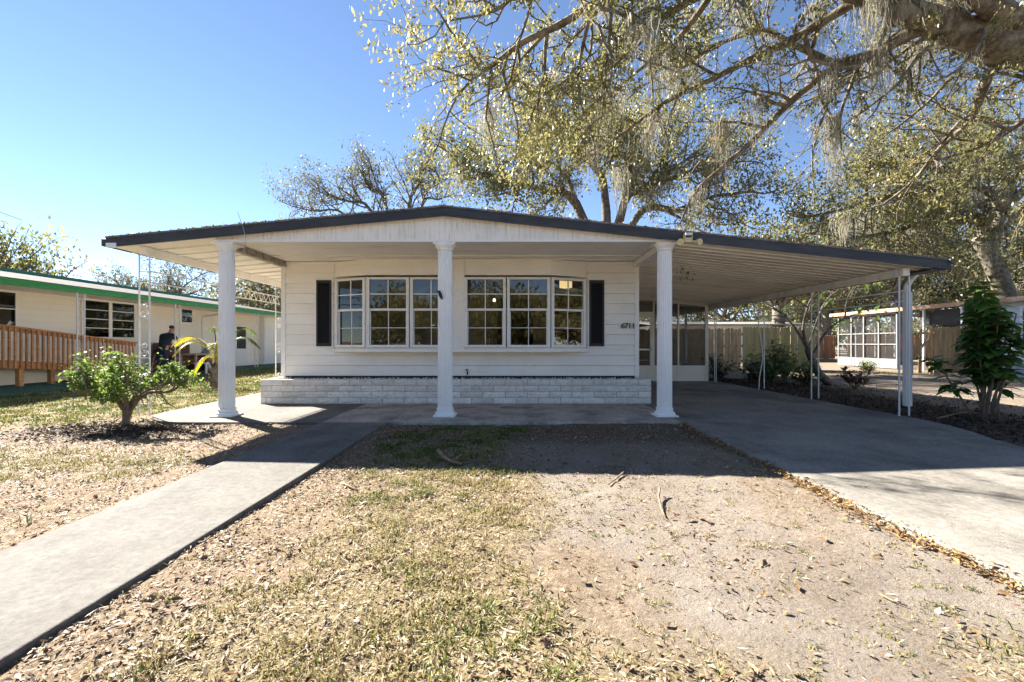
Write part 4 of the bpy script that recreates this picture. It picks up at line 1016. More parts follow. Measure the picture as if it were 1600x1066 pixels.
def little_tree():
    b = Vector((8.55,12.3,-.03)); r = thing('small_tree', b, 'leaning little tree with sparse big leaves in the bed behind the carport posts', 'tree')
    T = Tree(14, dict(max=2, dens=[2.4,3.2], t0=[.3,.2], len=[.6,.35], rad=[.014,.007], up=[.25,.2], seg=[.15,.1,.08], wig=.3, bend=.03))
    f = at(1262,545,12.3)
    T.mb.tube([b, at(1280,585,12.3), at(1268,560,12.3), f], [.12,.105,.095,.09], 9)
    for L, r0 in (([f, at(1255,515,12.3), at(1262,480,12.2), at(1275,455,12.1), at(1290,440,12)], .05), ([f, at(1240,510,12.4), at(1215,485,12.5), at(1190,470,12.5)], .045),
              ([at(1270,555,12.3), at(1290,520,12), at(1320,497,11.7), at(1350,488,11.5)], .045), ([at(1320,497,11.7), at(1325,465,11.5), at(1340,440,11.3)], .025),
              ([at(1262,480,12.2), at(1235,462,12.2), at(1215,448,12.2)], .025), ([f, at(1285,480,12.6), at(1310,455,12.8), at(1345,455,12.9)], .03)):
        T.path(L, r0, .008, 0)
    T.mb.build('trunk', M['bark'], r, smooth=True)
    it = []; rg = random.Random(3)
    for tw in T.tw:
        if rg.random() < .42:
            for j in range(3):
                aa = rg.uniform(0,6.28); it.append((tw[-1], (math.cos(aa),math.sin(aa),rg.uniform(-.6,.2)), rg.uniform(.14,.26), rg.uniform(.06,.1), .4))
    leaf_big('crown', it, M['darkleaf'], r, b)
little_tree()
def palm():
    b = Vector((-7.75,11.8,-.03)); r = thing('young_palm', b, 'young palm with drooping yellow fronds beside the leftmost column', 'palm')
    st = MB().tube([b, b+Vector((0,0,.2)), b+Vector((.02,0,.45)), b+Vector((.02,0,.75))], [.13,.15,.12,.07], 10)
    rg = random.Random(2)
    for k in range(34):
        a = rg.uniform(0,6.28); z = rg.uniform(.05,.65); q = b+Vector((math.cos(a)*.11,math.sin(a)*.11,z)); st.bar(q, q+Vector((math.cos(a)*.07,math.sin(a)*.07,.11)), .05, .015)
    st.build('trunk', M['bark'], r)
    top = b+Vector((.02,0,.75))
    def frond(az, L, rise, m, drop):
        d = Vector((math.cos(az),math.sin(az),0)); pts = [top + d*L*t + Vector((0,0,rise*math.sin(t*math.pi*.62)*1.0 - drop*t*t)) for t in np.linspace(0,1,13)]
        o = MB().tube(pts, [.018*(1-.8*i/12) for i in range(13)], 5).build('frond', m, r)
        it = []; s = Vector((-d.y,d.x,0))
        for i in range(44):
            t = .18+.82*i/43; f = t*12; k = min(11,int(f)); p = pts[k].lerp(pts[k+1], f-k); tan = (pts[k+1]-pts[k]).normalized()
            for sg in (-1,1): it.append((p, s*sg*.8+tan*.75+Vector((0,0,-.15)), L*.26*math.sin(math.pi*(.15+.8*t))+.05, .016, .2))
        l = leaf_big('leaflets', it, m, o, WL[o.name], .1)
    frond(R(172), 1.25, .75, M['palmyellow'], .35); frond(R(215), .9, .65, M['palmyellow'], .5); frond(R(130), .9, .95, M['palmgreen'], .2)
    frond(R(60), 1.0, .95, M['palmgreen'], .25); frond(R(10), 1.0, .75, M['palmgreen'], .4); frond(R(300), .8, .7, M['palmyellow'], .7); frond(R(190), .6, .25, M['palmyellow'], .75)
palm()

# ------------------------------------------------------------------ left neighbour
def left_house():
    X, E = -13.6, -12.2
    N = thing('neighbour_house', (X,18,0), 'long cream sided house with bright green gutter, left of the yard', 'house')
    w = MB().box(-19.5, X-.03, 6, 24.2, -.05, 2.72).build('wall', M['cream'], N)
    z = .42
    while z < 2.6:
        MB().hexa([(X-.03,6,z),(X+.012,6,z),(X+.012,24.2,z),(X-.03,24.2,z),(X-.03,6,z+.184),(X-.018,6,z+.184),(X-.018,24.2,z+.184),(X-.03,24.2,z+.184)]).build('siding_board', M['cream'], w); z += .185
    box('skirt', M['creamtrim'], N, X-.03, X-.012, 6, 24.2, .0, .41)
    v = MB()
    v.box(-18, X+.25, 24.21, 27.5, 0, 2.55); vv = v.build('shed_wall', M['white'], N)
    for k in range(16): box('panel', M['white'], vv, X+.251, X+.262, 24.25+k*.2, 24.43+k*.2, .02, 2.5)
    # roof
    rz0, rz1 = 2.56, 3.35
    MB().hexa([(-16.2,6,rz1),(E,6,rz0+.06),(E,25.5,rz0+.06),(-16.2,25.5,rz1),(-16.2,6,rz1+.05),(E,6,rz0+.14),(E,25.5,rz0+.14),(-16.2,25.5,rz1+.05)]).build('roof', M['gravelroof'], N)
    MB().hexa([(-20.2,6,2.6),(-16.2,6,rz1),(-16.2,25.5,rz1),(-20.2,25.5,2.6),(-20.2,6,2.65),(-16.2,6,rz1+.05),(-16.2,25.5,rz1+.05),(-20.2,25.5,2.65)]).build('roof', M['gravelroof'], N)
    MB().bar((-16.1,6,rz1+.07),(-16.1,25.5,rz1+.07),.22,.10).build('ridge_cap', M['teal'], N)
    box('soffit', M['creamtrim'], N, X-.03, E-.001, 6, 25.5, rz0-.03, rz0-.005)
    g = box('gutter', M['green'], N, E, E+.10, 6, 25.6, rz0-.05, rz0+.09)
    box('gutter_lip', M['green'], g, E+.1001, E+.125, 6, 25.6, rz0+.055, rz0+.10)
    def win(y0, y1, z0, z1, cols, rows, curtain=True):
        f = MB(); e = .06
        f.box(X+.004, X+.05, y0-e, y0, z0-e, z1+e); f.box(X+.004, X+.05, y1, y1+e, z0-e, z1+e); f.box(X+.004,X+.05,y0,y1,z1,z1+e); f.box(X+.004,X+.05,y0,y1,z0-e,z0)
        for c in range(1,cols): y = y0+(y1-y0)*c/cols; f.box(X+.004,X+.05,y-.06,y+.06,z0,z1)
        f = f.build('window', M['creamtrim'], N)
        box('curtain', M['curtain'] if curtain else M['dark'], f, X+.0045, X+.010, y0, y1, z0, z1)
        for c in range(cols):
            a = y0+(y1-y0)*c/cols+(.061 if c else .001); b = y0+(y1-y0)*(c+1)/cols-(.061 if c < cols-1 else .001)
            for r_ in range(rows):
                za, zb = z0+(z1-z0)*r_/rows+.012, z0+(z1-z0)*(r_+1)/rows-.012
                box('pane', M['glass'], f, X+.026, X+.029, a, b, za, zb)
                if r_: box('sash_bar', M['creamtrim'], f, X+.022, X+.040, a, b, za-.024, za-.001)
    win(10.7,12.35,1.58,2.48,1,2); win(14.3,16.2,1.31,2.48,2,4); win(18.5,19.1,1.98,2.50,1,2,False); win(8,9.6,1.5,2.4,2,2)
    d = box('door', M['white'], N, X+.005, X+.045, 22.0, 23.05, .03, 2.06)
    box('door_trim', M['creamtrim'], d, X+.004, X+.03, 23.051, 23.13, .03, 2.12); box('door_window', M['dark'], d, X+.046, X+.05, 22.15, 22.9, 1.42, 1.92); box('door_window', M['dark'], d, X+.046, X+.05, 22.15, 22.9, .85, 1.36)
    MB().lathe([(.05,1.45),(.09,1.5),(.09,1.62),(.05,1.66)], 12, (X+.12,21.5)).build('wall_lamp', M['lampcream'], N)
    for y in (12.65,16.3,18.9,21.3,25.2):
        p = MB(); 
        for k in range(2): p.tube([(E+.02,y+k*.22,-.0),(E+.02,y+k*.22,rz0-.035)], .02, 6)
        for q in range(9):
            scroll(p, (E+.02,y+.11,.3+q*.25), .075, 'y', flip=1 if q % 2 else -1)
        p.build('iron_post', M['iron'], N)
    MB().tube([(E+.06,19.5,rz0-.05),(E+.02,19.5,rz0-.15),(X+.35,19.35,rz0-.30),(X+.30,19.35,rz0-.45),(X+.30,19.35,.05)], .045, 8).build('downspout', M['white'], N)
left_house()
def ramp():
    X = -12.75; N = thing('wheelchair_ramp', (X,12.5,0), 'orange-brown wooden ramp with railing in front of the cream house', 'ramp')
    zt_ = lambda y: 1.57-(y-11.2)*.1075; zb = lambda y: .60-(y-11.2)*.095
    y0, y1 = 8.6, 15.25
    MB().hexa([(X-.95,y0,zb(y0)-.02),(X+.0,y0,zb(y0)-.02),(X+.0,y1,zb(y1)-.02),(X-.95,y1,zb(y1)-.02),(X-.95,y0,zb(y0)+.03),(X,y0,zb(y0)+.03),(X,y1,zb(y1)+.03),(X-.95,y1,zb(y1)+.03)]).build('deck', M['ramp'], N)
    MB().hexa([(X,y0,zb(y0)-.10),(X+.04,y0,zb(y0)-.10),(X+.04,y1,zb(y1)-.10),(X,y1,zb(y1)-.10),(X,y0,zb(y0)+.10),(X+.04,y0,zb(y0)+.10),(X+.04,y1,zb(y1)+.10),(X,y1,zb(y1)+.10)]).build('skirt_board', M['ramp'], N)
    MB().hexa([(X-.05,y0,zt_(y0)-.03),(X+.09,y0,zt_(y0)-.03),(X+.09,y1,zt_(y1)-.03),(X-.05,y1,zt_(y1)-.03),(X-.05,y0,zt_(y0)+.01),(X+.09,y0,zt_(y0)+.01),(X+.09,y1,zt_(y1)+.01),(X-.05,y1,zt_(y1)+.01)]).build('hand_rail', M['ramp'], N)
    MB().hexa([(X,y0,zt_(y0)-.13),(X+.04,y0,zt_(y0)-.13),(X+.04,y1,zt_(y1)-.13),(X,y1,zt_(y1)-.13),(X,y0,zt_(y0)-.031),(X+.04,y0,zt_(y0)-.031),(X+.04,y1,zt_(y1)-.031),(X,y1,zt_(y1)-.031)]).build('top_rail', M['ramp'], N)
    y = y0+.05
    while y < y1-.03:
        MB().box(X+.0405, X+.078, y, y+.042, zb(y)-.09, zt_(y)-.033).build('baluster', M['ramp'], N); y += .137
    for y in (9.2,10.5,11.7,12.5,13.6,14.6): MB().box(X-.11, X-.001, y, y+.11, -.02, zb(y)-.021).build('post', M['ramp'], N)
    for y in (9.8,11.9,14.0): MB().box(X-.95, X-.84, y, y+.1, -.02, zb(y)-.021).build('post', M['ramp'], N)
ramp()
# patio things
so = thing('patio_sofa', (-12.9,17.3,0), 'brown high-backed sofa against the cream house wall', 'sofa')
box('seat', M['brown'], so, -13.3,-12.6,16.9,18.6,.28,.50, bevel=.04); box('backrest', M['brown'], so, -13.5,-13.28,16.9,18.6,.25,1.12, bevel=.05)
for y in (16.8,18.58): box('armrest', M['brown'], so, -13.45,-12.6,y,y+.14,.02,.68, bevel=.03)
for y in (16.95,18.5): box('leg', M['black'], so, -12.75,-12.68,y,y+.06,0,.279)
ta = thing('patio_table', (-12.2,18,0), 'tan topped table with odds and ends beside the seated figure', 'table')
box('table_top', M['card'], ta, -12.55,-11.85,16.9,18.5,.66,.72, bevel=.01)
for x in (-12.5,-11.95):
    for y in (16.95,18.4): box('leg', M['card'], ta, x,x+.06,y,y+.06,0,.659)
bx = thing('cardboard_box', (-12.3,18.9,0), 'tan cardboard box on the green patio strip by the downspout', 'box')
box('carton', M['card'], bx, -12.5,-12.0,18.7,19.3,0.002,.52); box('flap', M['card'], bx, -12.0,-11.85,18.7,19.3,.50,.512)
cl = thing('folded_cloths', (-12.2,18.2,.72), 'pile of pale teal cloths on the patio table', 'cloth')
for k in range(4): box('cloth', M['tealcloth'], cl, -12.42+.02*k,-12.0-.03*k,17.95+.02*k,18.4-.01*k,.722+.055*k,.775+.055*k, bevel=.02)
be = thing('white_stool', (-11.4,17.0,0), 'small white bench on the green patio before the sofa', 'bench')
box('seat', M['white'], be, -11.65,-11.2,16.5,17.5,.36,.40)
for y in (16.52,17.42):
    for x in (-11.63,-11.26): box('leg', M['white'], be, x,x+.05,y,y+.05,.0,.359)

def person():
    b = Vector((-12.45,16.05,0)); r = thing('person', b, 'person in dark shirt and cap bending over the patio table', 'person')
    def skin(name, J, E, m, root=0):
        me = bpy.data.meshes.new(name); me.from_pydata([p for p, _ in J], E, []); o = link(bpy.data.objects.new(name, me), r, b)
        md = o.modifiers.new('skin','SKIN'); 
        for i, (_, rad) in enumerate(J):
            v = me.skin_vertices[0].data[i]; v.radius = rad if hasattr(rad,'__len__') else (rad,rad); v.use_root = (i == root)
        o.modifiers.new('sub','SUBSURF').levels = 2; o.modifiers['sub'].render_levels = 2; me.materials.append(m); return o
    # y is along the house towards the table, the figure leans forward (+y)
    J = [((0,0,.92),(.15,.12)), ((0,.10,1.15),(.15,.11)), ((0,.26,1.36),(.17,.11)), ((0,.36,1.46),.06), ((0,.42,1.53),.085), ((0,.46,1.62),.095), ((0,.48,1.70),.07),
         ((.19,.27,1.38),.065), ((.25,.42,1.14),.045), ((.20,.64,1.02),.033), ((.18,.74,.98),.026),
         ((-.19,.27,1.38),.065), ((-.25,.40,1.14),.045), ((-.18,.62,.98),.033), ((-.16,.72,.93),.026),
         ((.10,-.01,.84),.10), ((.11,.02,.47),.065), ((.12,-.05,.08),.045), ((.13,.10,.035),.04), ((-.10,-.01,.84),.10), ((-.11,.04,.47),.065), ((-.12,-.02,.08),.045), ((-.13,.13,.035),.04),
         ((0,.535,1.60),.022)]
    E = [(0,1),(1,2),(2,3),(3,4),(4,5),(5,6),(2,7),(7,8),(8,9),(9,10),(2,11),(11,12),(12,13),(13,14),(0,15),(15,16),(16,17),(17,18),(0,19),(19,20),(20,21),(21,22),(5,23)]
    for (hx, hy, hz) in ((.18,.74,.98),(-.16,.72,.93)):
        k0 = 10 if hx > 0 else 14
        for q in range(5):
            o = (q-2)*.014; L = (.05,.075,.08,.075,.055)[q]; i = len(J)
            J.append(((hx+o*1.2,hy+.045,hz-.005),.010)); J.append(((hx+o*1.5,hy+.045+L*.55,hz-.02),.009)); J.append(((hx+o*1.5,hy+.045+L*.9,hz-.05),.007))
            E += [(k0,i),(i,i+1),(i+1,i+2)]
    skin('body', J, E, M['skin'])
    skin('shirt', [((0,-.01,.76),(.185,.155)),((0,0,.88),(.18,.15)),((0,.10,1.15),(.172,.135)),((0,.25,1.36),(.19,.13)),((0,.33,1.43),.085),((.20,.27,1.38),.085),((.245,.38,1.20),.07),((-.20,.27,1.38),.085),((-.245,.37,1.20),.07)],
         [(0,1),(1,2),(2,3),(3,4),(3,5),(5,6),(3,7),(7,8)], M['shirt'])
    skin('trousers', [((0,0,.93),(.165,.135)),((.10,-.01,.82),.12),((.11,.02,.47),.085),((.12,-.05,.10),.07),((-.10,-.01,.82),.12),((-.11,.04,.47),.085),((-.12,-.02,.10),.07)],
         [(0,1),(1,2),(2,3),(0,4),(4,5),(5,6)], M['jeans'])
    skin('hair', [((0,.415,1.63),.085),((0,.45,1.70),.098),((0,.50,1.735),.06)], [(0,1),(1,2)], M['hair'])
person()
an2 = thing('roof_aerial', (-15.6,11.2,3.3), 'thin aerial rods over the cream house at the left picture edge', 'antenna')
MB().tube([(-14.2,11.6,2.9),(-14.2,11.6,4.9)], .012, 5).build('mast', M['chrome'], an2)
MB().tube([(-14.25,11.6,4.85),at(34,344,12.4)], .008, 4).build('rod', M['black'], an2); MB().tube([(-14.25,11.6,4.5),at(4,346,12.3)], .008, 4).build('rod', M['black'], an2)

# ------------------------------------------------------------------ right neighbour and fences
def right_house():
    X = 16.6; N = thing('neighbour_house', (X,17,0), 'pale blue sided house with rust-brown roof edge at the right', 'house')
    w = MB().box(X+.5, 21.5, 8, 16.2, -.05, 2.62).build('wall', M['bluewhite'], N)
    z = .1
    while z < 2.5:
        MB().hexa([(X+.47,8,z),(X+.50,8,z),(X+.50,16.2,z),(X+.47,16.2,z),(X+.486,8,z+.2),(X+.50,8,z+.2),(X+.50,16.2,z+.2),(X+.486,16.2,z+.2)]).build('siding_board', M['bluewhite'], w); z += .195
    f = MB()
    for (a,b_,c,d) in ((13.9,15.35,.98,1.05),(13.9,15.35,2.30,2.37)): f.box(X+.43,X+.469,a,b_,c,d)
    f.box(X+.43,X+.469,13.9,13.97,1.051,2.299); f.box(X+.43,X+.469,15.28,15.35,1.051,2.299)
    f = f.build('window', M['white'], N)
    box('curtain', M['curtain'], f, X+.46, X+.468, 13.971, 15.279, 1.051, 2.299)
    for k in range(3):
        box('pane', M['glass'], f, X+.445, X+.448, 13.98, 15.27, 1.06+k*.415, 1.45+k*.415)
        if k: box('sash_bar', M['white'], f, X+.44, X+.455, 13.98, 15.27, 1.04+k*.415, 1.059+k*.415)
    # open carport part, then screened porch towards the back
    MB().hexa([(X,8,2.56),(22.5,8,2.95),(22.5,24,2.95),(X,24,2.56),(X,8,2.63),(22.5,8,3.02),(22.5,24,3.02),(X,24,2.63)]).build('roof', M['gravelroof'], N)
    box('fascia', M['rust'], N, X-.03, X-.001, 8, 24, 2.50, 2.66); 
    MB().box(X-.0,22.4,24.001,24.03,2.5,2.66).build('fascia', M['rust'], N)
    s = MB()
    for y in (19.9,20.9,21.8,22.6,23.5): s.box(X+.1,X+.16,y,y+.06,0,2.49)
    for z in (1.05,1.55): s.box(X+.12,X+.15,19.96,23.5,z,z+.04)
    s.box(X+.1,X+.16,19.9,23.56,2.42,2.495)
    for x in (17.6,18.6,19.6): s.box(x,x+.06,23.5,23.56,0,2.49)
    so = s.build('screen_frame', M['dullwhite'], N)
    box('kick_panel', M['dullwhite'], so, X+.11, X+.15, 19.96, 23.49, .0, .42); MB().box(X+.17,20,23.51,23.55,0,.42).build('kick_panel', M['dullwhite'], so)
    box('screen', M['screen_light'], so, X+.17, X+.173, 19.96, 23.49, .43, 2.41)
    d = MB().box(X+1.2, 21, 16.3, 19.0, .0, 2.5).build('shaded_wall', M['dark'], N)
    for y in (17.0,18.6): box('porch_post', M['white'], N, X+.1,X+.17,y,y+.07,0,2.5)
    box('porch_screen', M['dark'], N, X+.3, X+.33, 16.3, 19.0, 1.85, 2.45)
right_house()
def pickets(name, label, x0, y0, x1, y1, h, m, w=.14, gap=.003, z0=-.03, rails=True, seed=0, skip=()):
    r = thing(name, ((x0+x1)/2,(y0+y1)/2,0), label, 'fence'); rg = random.Random(seed)
    d = Vector((x1-x0,y1-y0,0)); L = d.length; d /= L; n = int(L/(w+gap)); a = math.atan2(d.y,d.x)
    mb = MB(); hw = w/2; e = w*.28
    prof = [(-hw,0),(hw,0),(hw,h-.05),(hw-e,h),(-hw+e,h),(-hw,h-.05)]
    mb.add([(x,-.009,z) for x,z in prof]+[(x,.009,z) for x,z in prof], [tuple(range(6)), tuple(range(6,12))[::-1]]+[(i,6+i,6+(i+1)%6,(i+1)%6) for i in range(6)])
    me = mb.mesh('picket', m)
    for i in range(n):
        if i in skip: continue
        p = Vector((x0,y0,z0))+d*(i+.5)*(w+gap)
        inst('picket', me, r, (p.x,p.y,z0+rg.uniform(-.025,.02)), (rg.gauss(0,.006),rg.gauss(0,.008),a+rg.gauss(0,.02)))
    if rails:
        q = Vector((-d.y,d.x,0))*.03
        for z in (.35,h*.55,h-.3): MB().bar(Vector((x0,y0,z))+q, Vector((x1,y1,z))+q, .04, .09).build('rail', m, r)
    return r
pickets('picket_fence','sunlit tan picket fence behind the screened room',3.2,20.4,10.05,20.0,1.80,M['fence'],seed=1)
pickets('picket_fence','mossy greenish picket fence behind the bed shrubs',9.98,19.97,13.1,19.7,1.86,M['fence2'],seed=2)
pickets('picket_fence','far brown picket fence left of the white screened porch',13.6,34,24,34,1.75,M['fence3'],seed=3)
pickets('picket_fence','brown picket fence far beyond the white screened porch',24.1,33,36,31,1.8,M['fence3'],seed=6)
gt = pickets('fence_gate','golden picket fence panel behind the broad-leaved shrub',15.55,16.9,17.0,16.85,1.75,M['fence'],seed=4,w=.12)
g2 = thing('broken_gate', (14.9,17,0), 'broken open wooden gate with diagonal brace beside the golden fence panel', 'gate')
for k, (dx, tl) in enumerate(((0,.02),(.13,-.03),(.42,.06),(.50,.01))):
    me = MB().box(-.055,.055,-.01,.01,0,1.68).mesh('picket', M['fence']); inst('picket', me, g2, (14.85+dx,17.15+.03*k,-.02), (0,tl,.2))
MB().bar((14.95,17.05,.55),(15.5,17.0,1.42),.02,.11, up=(0,1,0)).build('brace', M['fence'], g2)
MB().bar((14.85,17.08,1.45),(15.5,17.05,1.5),.03,.09).build('rail', M['fence'], g2)
box('gate_post', M['fence'], g2, 15.46,15.56,16.95,17.05,-.05,1.72)
# white roofed house beyond the greenish fence
fh = thing('far_house', (14,29,0), 'far white roofed house showing above the mossy greenish fence', 'house')
MB().box(9.5,19,30,38,-.05,2.35).build('wall', M['cream'], fh)
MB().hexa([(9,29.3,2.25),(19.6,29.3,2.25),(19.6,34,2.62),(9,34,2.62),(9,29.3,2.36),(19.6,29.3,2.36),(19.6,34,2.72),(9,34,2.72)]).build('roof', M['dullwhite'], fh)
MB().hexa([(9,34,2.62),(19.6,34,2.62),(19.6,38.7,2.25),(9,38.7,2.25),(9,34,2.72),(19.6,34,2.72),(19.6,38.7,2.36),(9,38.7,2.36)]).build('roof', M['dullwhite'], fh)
wv = box('window', M['white'], fh, 11.2,12.6,29.95,29.999,1.2,2.1)
for k in range(2): box('pane', M['dark'], wv, 11.27+k*.66,11.86+k*.66,29.94,29.949,1.27,2.03)

# far-off wood that closes the horizon
rg_ = np.random.default_rng(90); n = 26000; x = rg_.uniform(-110,150,n); y = rg_.uniform(72,84,n)
top = 3.2+4.2*fbm(x,x*0,.11,4,91); P = np.stack([x,y,top*rg_.uniform(0,1,n)**.7],-1)
tag(scatter_mesh('treeline', P, rg_.uniform(.5,1.1,n), .6, clump_rnd(P,.12,92), M['oakleaf2'], normal_up=False), 'far-off wood along the horizon', None, kind='stuff')

# ------------------------------------------------------------------ across the street: what the window panes mirror
ac = thing('street_house', (-1,-24,0), 'white house with low carport across the street, mirrored in the window panes', 'house')
MB().box(-9,3,-32,-25,-.05,2.6).build('wall', M['cream'], ac)
MB().hexa([(-10,-33,2.5),(-3,-33,3.4),(-3,-23.6,3.4),(-10,-23.6,2.5),(-10,-33,2.62),(-3,-33,3.55),(-3,-23.6,3.55),(-10,-23.6,2.62)]).build('roof', M['white'], ac)
MB().hexa([(-3,-33,3.4),(9,-33,2.3),(9,-23.6,2.3),(-3,-23.6,3.4),(-3,-33,3.55),(9,-33,2.42),(9,-23.6,2.42),(-3,-23.6,3.55)]).build('roof', M['white'], ac)
for x in (-6.5,-2,): 
    w_ = box('window', M['dark'], ac, x,x+1.6,-24.99,-24.95,1.0,2.1)
    box('sill', M['white'], w_, x-.05,x+1.65,-24.98,-24.9,.93,.999)
for x in (5.5,8.6): box('carport_post', M['white'], ac, x,x+.1,-23.9,-23.8,0,2.3)
for (x, y, zt_, rc, sd, lab) in ((-13,-21,3.9,4.5,61,'oak across the street left of the mirrored house'),(4,-37,5.2,7,62,'broad oak behind the house across the street'),(12,-21,3.9,5,63,'oak across the street right of the mirrored house'),
        (-9,-38,5.2,7,64,'oak behind the left end of the mirrored house'),(27,-12,4.6,6,68,'wide oak down the street to the right'),(-28,-10,4.6,6,69,'wide oak down the street to the left'),(-1.5,-20.5,3.8,4,67,'oak in the yard before the mirrored house')):
    b = Vector((x,y,0)); z0 = zt_*.3
    yard_oak('oak_tree', sd, b, spread_limbs(b, z0, 7, rc*.8, zt_-z0-1, sd), lab, 'oakleaf', .34, 30, .5, dict(MP, max=2, dens=[1.6,2.2]), ([b, b+Vector((0,0,z0+.5))], [.4,.32]))

# ------------------------------------------------------------------ ground cover
def blades():
    rg = np.random.default_rng(77)
    def batch(n, x0, x1, y0, y1, hmin, hmax, w, keep=1.0, pw=1.0):
        x = rg.uniform(x0,x1,n); y = y0 + (y1-y0)*rg.uniform(0,1,n)**pw
        g, sa, li, dk, bed = masks(x, y); cl = fbm(x, y, 7, 3, 31); tuft = sstep(.46,.60,cl)
        k = rg.uniform(0,1,n) < g*(.12+.88*tuft)*keep
        k &= ~((x > -2.75) & (x < -1.77)) & ~((x > 2.33) & (x < 5.4)) & ~((y > 6.33) & (x > -5.8) & (x < 5.9))
        return x[k], y[k], tuft[k], np.full(k.sum(), hmin), np.full(k.sum(), hmax), np.full(k.sum(), w)
    B = [batch(210000,-1.8,2.3,1.2,4.4,.012,.055,.003,.62,.9), batch(90000,-1.8,1.0,4.0,6.35,.02,.05,.004), batch(120000,-6.5,-2.72,2.0,6.4,.02,.05,.0038,.9),
         batch(150000,-13,-4.2,6.2,13,.03,.06,.008), batch(90000,-13,-4.2,12,30,.04,.08,.014), batch(70000,6,15,6,20,.03,.06,.008,.8)]
    x, y, tf, h0, h1, w = [np.concatenate(c) for c in zip(*B)]
    # sparse stray tufts over the bare ground
    n0 = 420; tx = rg.uniform(-1.7,2.25,n0); ty = rg.uniform(1.25,4.4,n0); kk = rg.integers(8,40,n0)
    sx = np.repeat(tx,kk)+rg.normal(0,.022,kk.sum()); sy = np.repeat(ty,kk)+rg.normal(0,.022,kk.sum()); m_ = len(sx)
    x = np.concatenate([x,sx]); y = np.concatenate([y,sy]); tf = np.concatenate([tf,np.full(m_,.2)]); h0 = np.concatenate([h0,np.full(m_,.012)]); h1 = np.concatenate([h1,np.full(m_,.035)]); w = np.concatenate([w,np.full(m_,.003)])
    n = len(x); z = height(x,y)-.004; h = h0+(h1-h0)*rg.uniform(0,1,n)*(.45+.55*tf); a = rg.uniform(0,2*np.pi,n)
    lean = rg.uniform(.2,1.5,n); dx = np.cos(a)*np.sin(lean)*h; dy = np.sin(a)*np.sin(lean)*h; dz = np.cos(lean)*h
    b = a+np.pi/2+rg.normal(0,.5,n); wx = np.cos(b)*w; wy = np.sin(b)*w
    V = np.empty((n,5,3)); 
    V[:,0] = np.stack([x-wx,y-wy,z],-1); V[:,1] = np.stack([x+wx,y+wy,z],-1)
    mz = z+dz*.62+h*.1; V[:,2] = np.stack([x+dx*.45+wx*.75,y+dy*.45+wy*.75,mz],-1); V[:,3] = np.stack([x+dx*.45-wx*.75,y+dy*.45-wy*.75,mz],-1)
    V[:,4] = np.stack([x+dx*1.15,y+dy*1.15,z+dz],-1)
    me = bpy.data.meshes.new('grass'); me.vertices.add(5*n); me.vertices.foreach_set('co', V.astype(np.float32).ravel())
    o = np.arange(n, dtype=np.int32)[:,None]*5
    loops = np.concatenate([o+np.array([0,1,2,3]), o+np.array([3,2,4])],1).astype(np.int32)
    me.loops.add(7*n); me.loops.foreach_set('vertex_index', loops.ravel())
    ls = (np.arange(n, dtype=np.int32)[:,None]*7+np.array([0,4],dtype=np.int32)).ravel()
    me.polygons.add(2*n); me.polygons.foreach_set('loop_start', ls.astype(np.int32)); me.update(); me.validate()
    gn = fbm(x,y,1.8,3,55); green = (.12+.42*sstep(.44,.62,gn))*(.3+.9*rg.random(n))
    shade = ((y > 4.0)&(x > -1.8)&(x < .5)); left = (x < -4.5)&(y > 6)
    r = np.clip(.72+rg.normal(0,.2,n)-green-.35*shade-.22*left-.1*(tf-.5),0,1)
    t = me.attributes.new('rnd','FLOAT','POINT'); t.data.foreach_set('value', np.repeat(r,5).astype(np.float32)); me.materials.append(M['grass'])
    tag(link(bpy.data.objects.new('grass', me)), 'sparse dry yellow-green grass in the yard', None, kind='stuff'); return n
print('blades', blades())
